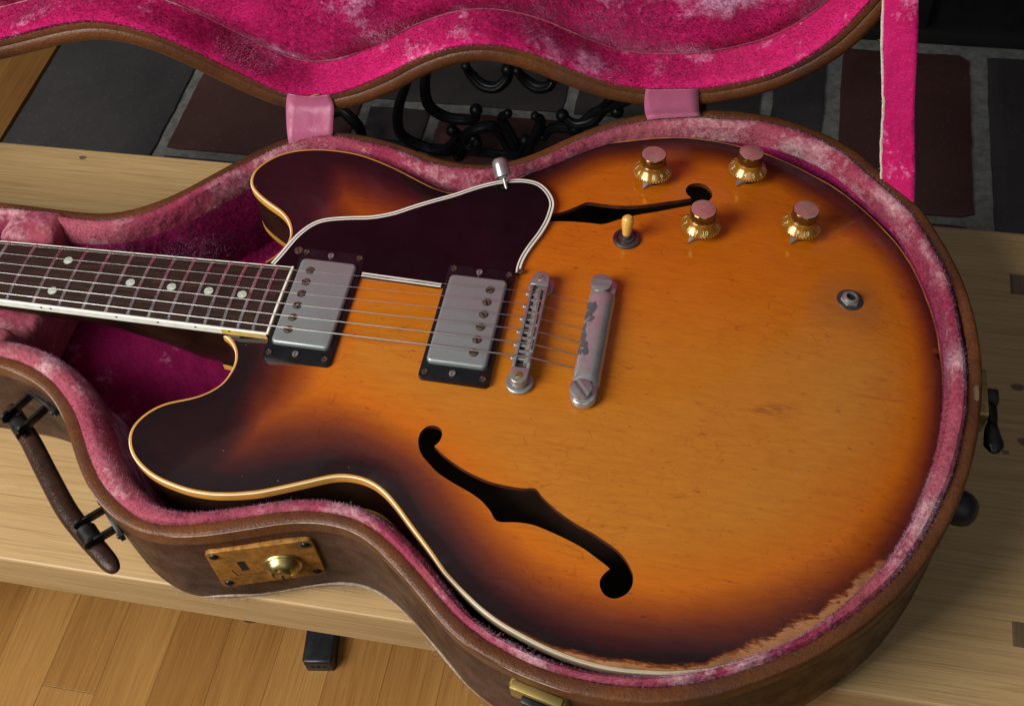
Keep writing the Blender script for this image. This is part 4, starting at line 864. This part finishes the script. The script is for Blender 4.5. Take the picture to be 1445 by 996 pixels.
ii = [i for i in range(nr) if rim[i, 0] > -430]
fibres('plush_fuzz', [np.array((*(rim[i] - NR[i] * rng.uniform(9.0, 13.5)), ZR + 1.6)) for i in ii for _ in range(4)], [np.array((*(-NR[i] * rng.uniform(-.6, .8)), 0)) for i in ii for _ in range(4)], (0, 0, 1.0), 1.5, 9000, .07, M['pinkpad'], .7, lin)
fibres('plush_edge_fuzz', [np.array((*(rim[i] - NR[i] * 8.0), ZR + .6)) for i in ii], [np.array((*(NR[i] * .7), 0)) for i in ii], (0, 0, .5), 1.6, 4000, .08, M['pinkpad'], .8, lin, .8)
def pile(src, n, L, wd, mat, parent, keep, lean=.75, crush=None, sign=1.0):
    """short plush fibres standing on a lining surface, combed in drifting directions"""
    me = src.data; V = np.array([v.co for v in me.vertices]) / MM + co_; T = []
    for p_ in me.polygons:
        v_ = list(p_.vertices)
        for a_ in range(1, len(v_) - 1): T.append((v_[0], v_[a_], v_[a_ + 1]))
    T = np.array(T); C = V[T].mean(1); T = T[keep(C)]
    A_, B_, C_ = V[T[:, 0]], V[T[:, 1]], V[T[:, 2]]; cr = np.cross(B_ - A_, C_ - A_); ar = np.linalg.norm(cr, axis=1); i = rng.choice(len(T), n, p=ar / ar.sum())
    r1 = np.sqrt(rng.random(n))[:, None]; r2 = rng.random(n)[:, None]; P_ = A_[i] * (1 - r1) + B_[i] * r1 * (1 - r2) + C_[i] * r1 * r2; N_ = cr[i] / (ar[i][:, None] + 1e-9)
    vn = np.zeros((len(V), 3)); me.vertices.foreach_get('normal', (tmp := np.zeros(len(V) * 3))); vn = tmp.reshape(-1, 3); N_ = vn[T[i, 0]] * (1 - r1) + vn[T[i, 1]] * r1 * (1 - r2) + vn[T[i, 2]] * r1 * r2; N_ = N_ * sign
    q = P_ * .045; fl = np.stack([np.sin(q[:, 1] * 1.3 + 2 * np.sin(q[:, 2] * .9)) + .5 * np.sin(q[:, 0] * 2.7), np.sin(q[:, 0] * 1.1 + 1.7 * np.sin(q[:, 1])) + .5 * np.sin(q[:, 2] * 3.1), -.6 + np.sin(q[:, 0] * .9 + q[:, 2] * 1.4)], 1)
    fl -= N_ * (fl * N_).sum(1)[:, None]; D_ = N_ + lean * fl * .6 + rng.normal(size=(n, 3)) * .28; D_ /= np.linalg.norm(D_, axis=1)[:, None]
    s_ = np.cross(D_, rng.normal(size=(n, 3))); s_ /= np.linalg.norm(s_, axis=1)[:, None]; l_ = (L * rng.uniform(.5, 1.25, n))[:, None]; P_ = P_ - N_ * .15
    VV = np.stack([P_ - s_ * wd, P_ + s_ * wd, P_ + D_ * l_], 1).reshape(-1, 3); o = cobj('plush_pile', (VV, np.arange(3 * n).reshape(-1, 3)), mat, parent, smooth=True, sharp=None); prop(o, kind='stuff')
    sn = N_ + .55 * fl * .5 + rng.normal(size=(n, 3)) * .12; sn /= np.linalg.norm(sn, axis=1)[:, None]; o.data.normals_split_custom_set_from_vertices(np.repeat(sn, 3, 0).tolist())
    put(o, 'tint', np.stack([ .40 * np.ones(n), .40 * np.ones(n), .52 + .48 * rng.random(n)], 1).ravel())
    if crush is not None: put(o, 'crush', np.repeat(crush(P_), 3))
    return o
pile(lin, 90000, 1.7, .13, M['pinkpad_pile'], lin, lambda C: (C[:, 0] > -430) & (C[:, 2] > -16), sign=-1.0)
pile(lin, 26000, 2.0, .16, M['pink_pile'], lin, lambda C: (C[:, 0] > -430) & (C[:, 0] < -120) & (C[:, 2] <= -16) & (C[:, 1] > 0), sign=-1.0)
# neck rest
nv, nf = bbox(-392, -348, -58, 64, -66, 2, 9)
cut = lambda v: (v[0], v[1], (v[2] if abs(v[1]) > 31 else min(v[2], -26)) + (6 if v[1] > 45 and v[2] > -10 else 0))
bm = bmesh.new(); vv = [bm.verts.new(v) for v in [(-392, y_, z_) for y_, z_ in ((-60, -66), (66, -66), (66, 10), (34, 12), (30, -20), (-30, -20), (-34, 4), (-60, 4))]]; f0 = bm.faces.new(vv); r_ = bmesh.ops.extrude_face_region(bm, geom=[f0]); bmesh.ops.translate(bm, vec=(42, 0, 0), verts=[v for v in r_['geom'] if isinstance(v, bmesh.types.BMVert)])
bmesh.ops.recalc_face_normals(bm, faces=bm.faces); bmesh.ops.bevel(bm, geom=bm.edges[:], offset=7, segments=4, affect='EDGES', profile=.5); bm.verts.index_update()
nr_o = cobj('neck_rest', ([tuple(v.co) for v in bm.verts], [tuple(v.index for v in f.verts) for f in bm.faces]), M['pinkpad']); bm.free()

# lid, hinged along the far side and standing open
QL = dict(ph=91.6, ps=11.3, ro=-3.6, t=(-4.2, 16.2, 8.8)); AX = np.array((-190, 166, ZR))
def lidT(P):
    P = np.asarray(P, float); psi = math.radians(QL['ps']); ax_ = np.array((math.cos(psi), math.sin(psi), 0)); n_ = np.array((-math.sin(psi), math.cos(psi), 0)); a_ = math.radians(QL['ph'])
    d = P - AX; u = d @ ax_; v = d @ n_; w_ = d[:, 2]
    out = AX + np.outer(u, ax_) + np.outer(v * math.cos(a_) + w_ * math.sin(a_), n_); out[:, 2] = ZR - v * math.sin(a_) + w_ * math.cos(a_)
    r = math.radians(QL['ro']); e = out - AX; return np.stack([AX[0] + math.cos(r) * e[:, 0] - math.sin(r) * e[:, 1] + QL['t'][0], AX[1] + math.sin(r) * e[:, 0] + math.cos(r) * e[:, 1] + QL['t'][1], out[:, 2] + QL['t'][2]], 1)
def lobj(name, VF, mat, parent, smooth=True, sharp=35): return obj(name, lidT(VF[0]), VF[1], mat, parent, smooth, off=co_, sharp=sharp)
def flipF(F): return [tuple(f[::-1]) for f in F]
V, F = rsweep(rim, NR, [(-10, ZR + .6), (-.5, ZR + .8), (.3, ZR + 3), (.3, ZR + 30), (-2, ZR + 44), (-8, ZR + 50), (-16, ZR + 51)]); lid = lobj('lid', (V, flipF(F)), M['leather'], case)
Vb, Fb = tri_fill([rim - NR * 15], 24.0); lobj('lid_top', (np.column_stack([Vb, np.full(len(Vb), ZR + 51)]), Fb), M['leather'], lid)
V, F = rsweep(rim, NR, [(-15.5, ZR + 2.5), (-15.2, ZR - .6), (-13.6, ZR - 1.2), (-10.8, ZR - .8), (-10.0, ZR + .3), (-9.2, ZR - .6), (-6.5, ZR - 1.5), (-3.0, ZR - 1.3), (-1.2, ZR - .4), (.4, ZR + .6), (.9, ZR + 3.5), (.7, ZR + 10)], fn=lambda i, j, o_, h: (o_ + sw[i] * .8, h)); lobj('lid_welt', (V, flipF(F)), M['welt'], lid)
m1 = noise1(nr, 31, 7); m2 = noise1(nr, 32, 3)
def lf(i, j, o_, h): return (o_ + (.5 * m1[i] + .3 * m2[i]) * (j > 0), h + (.5 * m2[i]) * (j in (1, 2, 3)))
V, F = rsweep(rim, NR, [(-15.0, ZR + 3), (-15.3, ZR - .2), (-16.6, ZR - .6), (-18.2, ZR + 1.0), (-19.4, ZR + 6), (-20.2, ZR + 15), (-20.6, ZR + 25), (-21.6, ZR + 31), (-24.5, ZR + 33)], fn=lf); lwl = lobj('lid_wall_lining', (V, flipF(F)), M['pinklid'], lid)
Vb, Fb = tri_fill([rim - NR * 22.5], 9.0); dE = dist_line(Vb, rim - NR * 22.5, np.roll(rim - NR * 22.5, -1, 0))
zz = ZR + 31.5 - 6.0 * ss(0, 13, dE) + 2.2 * np.sin(Vb[:, 0] * .031 + 1.1 * np.sin(Vb[:, 1] * .021)) * np.sin(Vb[:, 1] * .027 + .7) * ss(5, 40, dE) + .8 * np.sin(Vb[:, 0] * .09 + Vb[:, 1] * .05) * ss(3, 20, dE)
lpn = lobj('lid_panel_lining', (np.column_stack([Vb, zz]), Fb[:, ::-1]), M['pinklid'], lid, sharp=None)
lw = lidT(np.column_stack([Vb, zz])); put(lpn, 'crush', ss(1, .3, np.hypot((lw[:, 0] - 78) / 95, (lw[:, 2] - 88) / 36)) + .5 * ss(1, .3, np.hypot((lw[:, 0] + 235) / 40, (lw[:, 2] - 40) / 14)))
sp = rim - NR * 22.3; lobj('seam_piping', tube(np.column_stack([sp, ZR + 30.2 + .4 * m2]), .45, 8, closed=True), M['pinkpad'], lid)
li = [i for i in range(nr) if rim[i, 0] > -480 and rim[i, 1] > 40]
def lfib(name, o0, o1, z0, n, L, mat, up):
    pts = np.array([(*(rim[i] - NR[i] * rng.uniform(o0, o1)), z0) for i in li for _ in range(5)]); P = lidT(pts); tip = lidT(pts + np.array(up)); N_ = tip - P
    o = fibres(name, list(P), list(N_), (0, 0, 0), L, n, .08, mat, .7, lid, .7); return o
lfib('lid_edge_fuzz', 14.6, 17.6, ZR - .5, 9000, 1.7, M['pinklid'], (0, 0, -1))
lfib('lid_seam_fuzz', 21.8, 23.2, ZR + 29.4, 6000, 1.4, M['pinkpad'], (0, 0, -1))

crushf = lambda P_: ss(1, .3, np.hypot((P_[:, 0] - 78) / 95, (P_[:, 2] - 88) / 36)) + .5 * ss(1, .3, np.hypot((P_[:, 0] + 235) / 40, (P_[:, 2] - 40) / 14))
pile(lpn, 120000, 1.9, .14, M['pinklid_pile'], lid, lambda C: (C[:, 2] < 150) & (C[:, 0] > -460), crush=crushf)
pile(lwl, 70000, 1.8, .14, M['pinklid_pile'], lid, lambda C: (C[:, 2] < 150) & (C[:, 0] > -460), sign=-1.0)
# cloth hinges between base and lid
def ribbon(rows_, mat, name, parent, thick=.5):
    R_ = np.array(rows_); n_, k_ = R_.shape[:2]; V_ = R_.reshape(-1, 3); o = cobj(name, (V_, grid_faces(n_, k_, False)), mat, parent); md = o.modifiers.new('thick', 'SOLIDIFY'); md.thickness = thick * MM; md.offset = 0; return o
def tape(x0, x1, bx0, bx1):
    """rows from the base lining over its welt up to the lid lining"""
    def near(xv, off, zv, lidp):
        c_ = [i for i in range(nr) if rim[i, 1] > 90]; i = min(c_, key=lambda k: abs((lidT(np.array([[*rim[k], ZR]]))[0, 0] if lidp else rim[k, 0]) - xv)); q = np.array([[*(rim[i] - NR[i] * off), zv]]); return lidT(q)[0] if lidp else q[0]
    rows_ = []
    cols = []
    for t in np.linspace(0, 1, 9):
        xb = bx0 + (bx1 - bx0) * t; xl = x0 + (x1 - x0) * t
        a_ = near(xb, 9.5, ZR + 2.6, False); b_ = near(xb, 4.5, ZR + 1.2, False); c_ = near(xl, 6.5, ZR - 2.6, True); d_ = near(xl, 15.8, ZR - 1.4, True)
        mid = (b_ + c_) / 2 + np.array((0, -2.5, -1.5 + .8 * math.sin(5 * t))); cols.append(smooth_line(spline([a_, b_, mid, c_, d_], 8), 1.2, 2.6, closed=False))
    n_c = min(len(c_) for c_ in cols); rows_ = np.array([c_[np.round(np.linspace(0, len(c_) - 1, n_c)).astype(int)] for c_ in cols]); rows_[:, :, 2] += (.35 * rng.normal(size=rows_.shape[:2])) * 0
    return ribbon(rows_, M['satin'], 'hinge_tape', lid, .35)
tape(-217, -180, -213, -178); tape(45, 82, 47, 84)

P_ = lidT(np.array([(-189.5, 152.2, ZR + .6), (-190, 151.6, ZR - 1.2), (-183.5, 151.6, ZR - 1.2), (-183, 152.4, ZR + .6)])); cobj('staple', tube(spline(P_, 4), .35, 6), M['brassold'], lid)
# plush stay strap from the base lining to the lid
P0 = np.array((225.5, 156.0, 2.0)); P1 = np.array((208, 228, 108.5)); P2 = P1 + (P1 - P0) * .5; wd = np.array((10.2, -9.5, 0.5)); wd1 = np.array((10.4, -1.5, 1.2))
rows_ = []
for t in np.linspace(-.03, 1.45, 40):
    c_ = P0 + (P1 - P0) * t + np.array((0, 0, -3.0 * math.sin(min(max(t, 0), 1) * math.pi))) * .6; k_ = min(max(t * 2.5, 0), 1); w_ = wd * (1 - k_) + wd1 * k_; w_ = w_ * (1 + .05 * math.sin(9 * t))
    rows_.append([c_ + w_ * s_ + np.array((0, 0, .8 * math.sin(s_ * 2 + t * 8))) for s_ in np.linspace(-1, 1, 9)])
strap = ribbon(rows_, M['pinklid'], 'stay_strap', lid, 2.0)
for sg_ in (1.0, -1.0): pile(strap, 9000, 1.5, .14, M['pinklid_pile'], lid, lambda C: C[:, 2] > -50, sign=sg_)
R_ = np.array(rows_); cobj('selvage', tube(R_[:, 0] + (-.2, -.6, .2) + rng.normal(size=(len(R_), 3)) * .18, .8 + .25 * rng.random(len(R_)), 6), M['selvage'], lid)
fibres('strap_fuzz', list(R_[:, 0]), [np.array((-1, -.2, .0))] * len(R_), (0, 0, 0), 1.6, 700, .08, M['selvage'], .6, lid, .4)

# handle on the near side
HP = [(-352, -72, -36), (-340, -84, -37), (-326, -96, -38), (-302.5, -119.5, -39), (-279.5, -141.5, -39), (-259, -157, -38), (-243, -168, -37), (-229, -178, -36)]
hp = spline(HP, 8); n = len(hp); t_ = np.linspace(0, 1, n); hr = 5.6 + 1.3 * np.sin(math.pi * t_); hr[-7:] *= np.sqrt(np.clip(1 - np.linspace(0, .985, 7) ** 2, 0, 1)); hr[:7] *= np.sqrt(np.clip(1 - np.linspace(.985, 0, 7) ** 2, 0, 1))
hd = cobj('handle', tube(hp, hr, 16, flat=.78, up=(0, 0, 1)), M['handle'])
wl_ = M['steel']
def bracket(at, wall, tang):
    at = np.array(at, float); wall = np.array(wall, float); tang = np.array(tang, float); tang /= np.linalg.norm(tang); nrm = at - wall; nrm[2] = 0; nrm /= np.linalg.norm(nrm)
    o = MB(); pl = np.array([(19 * math.cos(a_), 8.0 * math.sin(a_)) for a_ in np.linspace(0, 2 * math.pi, 28, endpoint=False)])
    B = frame(wall, nrm, tang); o.add(*xform(slab(pl, -1.5, 1.4, .7, 2), B))
    o.add(*xform(lathe([(2.0, 0), (1.6, 1.2), (.3, 1.5)], 12), B @ Matrix.Translation((15, 0, 1.3)))); o.add(*xform(lathe([(2.0, 0), (1.6, 1.2), (.3, 1.5)], 12), B @ Matrix.Translation((-15, 0, 1.3))))
    dl = np.linalg.norm(at - wall)
    for s_ in (-1, 1):
        b_ = MB(); b_.add(*bbox(-1.1, 1.1, -3.4, 3.4, 0, dl + 2, .5)); b_.add(*xform(lathe([(4.4, -1.1), (4.4, 1.1)], 18), Matrix.Translation((0, 0, dl)) @ Matrix.Rotation(math.pi / 2, 4, 'Y')))
        o.add(*xform((b_.V, b_.F), B @ Matrix.Translation((s_ * 8.6, 0, 0))))
    o.add(*tube([tuple(at - tang * 6.4), tuple(at + tang * 6.4)], 6.4, 18)); o.add(*tube([tuple(at - tang * 10.5), tuple(at + tang * 10.5)], 2.4, 12))
    return o.build('handle_bracket', wl_, hd, off=co_)
bracket((-334, -89, -34), (-325.5, -71.5, -26), (.75, -.62, 0)); bracket((-255, -158, -36), (-243.5, -146.0, -30), (.75, -.64, 0))

# lock plate on the front wall
lp0 = np.array((-168.5, -166.9, -35.5)); lp1 = np.array((-106.8, -147.6, -36.0)); tg_ = lp1 - lp0; Lp = np.linalg.norm(tg_); tg_ /= Lp; ln = np.array((tg_[1], -tg_[0], 0)); ln /= np.linalg.norm(ln)
BL = frame(tuple((lp0 + lp1) / 2 + ln * .8), tuple(ln), tuple(tg_))
lk = MB(); lk.add(*xform(slab(rounded_rect(Lp, 46, 3.5), -3, .6, .45, 2), BL)); lk = lk.build('lock_plate', M['rust'], case, off=co_)
rv = MB().add(*lathe([(2.9, 0), (2.6, 1.0), (1.4, 1.7), (.2, 1.8)], 16)).mesh('rivet', M['steel'])
for sx in (-1, 1):
    for sy in (-1, 1):
        o = link('rivet', rv, lk); o.matrix_local = Matrix.Translation(Vector(-co_) * MM) @ Matrix.Scale(MM, 4) @ (BL @ Matrix.Translation((sx * (Lp / 2 - 4.8), sy * 18, .5))) @ Matrix.Scale(1 / MM, 4)
cobj('slot', xform(slab(rounded_rect(4.6, 12, .8), .2, .72), BL @ Matrix.Translation((-14.0, 2, 0)) @ Matrix.Rotation(.06, 4, 'Z')), M['dark'], lk, smooth=False)
cobj('engraved_line', xform(tube([(-22, -2, .55), (-20.5, -9, .55), (-9, -10.2, .55), (-2, -9.6, .55), (-1.5, -5.5, .55)], .35, 6), BL), M['steel'], lk)
kbm = MB(); Bk = BL @ Matrix.Translation((9.5, -1.5, 1.2)); kbm.add(*xform(lathe([(12.0, -.8), (12.4, .4), (11.8, 1.6), (10.6, 1.5), (10.2, 2.2), (9.6, 4.0), (8.4, 5.8), (7.0, 6.8), (6.4, 6.5), (6.0, 5.6), (4.6, 5.6), (4.5, 7.6), (3.8, 8.2), (.3, 8.3)], 40), Bk)); kbo = kbm.build('lock_button', M['brass'], lk, off=co_)
cobj('keyhole', xform(slab(rounded_rect(1.6, 4.4, .6), 8.0, 8.42), Bk @ Matrix.Translation((0, -1.5, 0))), M['dark'], lk, smooth=False)

# draw latches
def latch(at, nrm, tang, lever):
    B = frame(at, nrm, tang); o = MB(); o.add(*xform(slab(rounded_rect(34, 20, 2), -2, 2.2, .6, 2), B)); o.add(*xform(bbox(-15, 15, 9, 13, 0, 5.5, .8), B)); o = o.build('latch', M['brassold'], case, off=co_)
    l_ = MB()
    l_.add(*xform(bbox(-8, 8, -9, 7, 2.2, 9, 1.5), B)); P = [(-4, -4, 8), (-2, -11, 12), (2, -18, lever), (4, -25, lever + 1.5)]; l_.add(*xform(tube(spline(P, 6), [5, 5.5, 6, 5.5] * 4 + [5, 4, 2], 12, flat=.3), B)); l_.build('lever', M['steel'], o, off=co_); return o
i_ = int(np.argmin(np.hypot(rim[:, 0] - 43, rim[:, 1] + 218))); latch((rim[i_, 0] + NR[i_, 0] * .4, rim[i_, 1] + NR[i_, 1] * .4, -17), (*NR[i_], 0), (-NR[i_, 1], NR[i_, 0], 0), 12)
# right-hand latch, thumb piece swung outwards
B = frame((275.6, 4.0, -9), (1, 0.02, 0), (0, 1, 0)); o = MB(); o.add(*xform(slab(rounded_rect(34, 20, 2), -2, 4.2, .8, 2), B)); la = o.build('latch', M['brassold'], case, off=co_)
o = MB(); o.add(*xform(bbox(-4, 6, -6, 6, 4.0, 12.0, 1.6), B)); o.add(*tube(spline([(282, 2, -10), (285, -7, -12), (284.5, -15, -12), (285.5, -25, -13), (285, -30, -13)], 6), np.array(list(np.linspace(3.6, 1.8, 8)) + list(np.linspace(2.0, 3.8, 10)) + list(np.linspace(3.8, 1.0, 7))), 12, flat=1.6, up=(1, 0, 0))); o.build('lever', M['steel'], la, off=co_)
# rubber bumper
cobj('bumper', xform(lathe([(11, 0), (11, 4), (10.2, 8), (8, 11.5), (4.5, 13.6), (.3, 14.3)], 28), frame((265.5, -59.5, -30), (.955, -.29, 0))), M['rubber'])
# worn hole on the rim top beside the right latch
bp = np.array([(271.2, 3.6), (272.9, 3.2), (273.4, -1.5), (273.2, -6.6), (271.8, -7.8), (270.4, -6.4), (270.2, 1.6)])
cobj('bare_patch', slab(bp, ZR + .2, ZR + .62, .15, 1), M['endgrain'])

# ------------------------------------------------------------------ power cord on the floor
pc = empty('power_cord', (-243, -40, FLOOR)); po = np.array((-243, -40, FLOOR)); prop(pc, 'black power cord with moulded plug on the floor below the bench', 'power cord')
Pp = np.array([(-9, 42), (-9, 28), (-15, 20), (-15.5, -16), (-13, -20), (13, -20), (15.5, -16), (15.5, 20), (9, 28), (9, 42)]); Rz = Matrix.Rotation(.16, 4, 'Z')
mb = MB(); mb.add(*xform(slab(Pp, 0.3, 21, 3.0, 3), Matrix.Translation((-243, -34, FLOOR)) @ Rz)); mb.build('plug', M['plug'], pc, off=po)
mb = MB()
for k in range(3): mb.add(*xform(box(-1.6, 1.6, -.5, .5, -1.6, 1.6), Matrix.Translation((-243, -34, FLOOR)) @ Rz @ Matrix.Translation((-6 + 6 * k, -20.2, 11))))
mb.build('contact_slot', M['dark'], pc, smooth=False, off=po)
mb = MB(); mb.add(*tube(spline([(-247, 2, FLOOR + 11), (-254, 22, FLOOR + 7), (-290, 10, FLOOR + 5), (-330, -14, FLOOR + 4), (-350, 20, FLOOR + 4), (-300, 90, FLOOR + 4), (-150, 120, FLOOR + 4), (0, 160, FLOOR + 4)], 10), 3.6, 10)); mb.build('cable', M['plug'], pc, off=po)
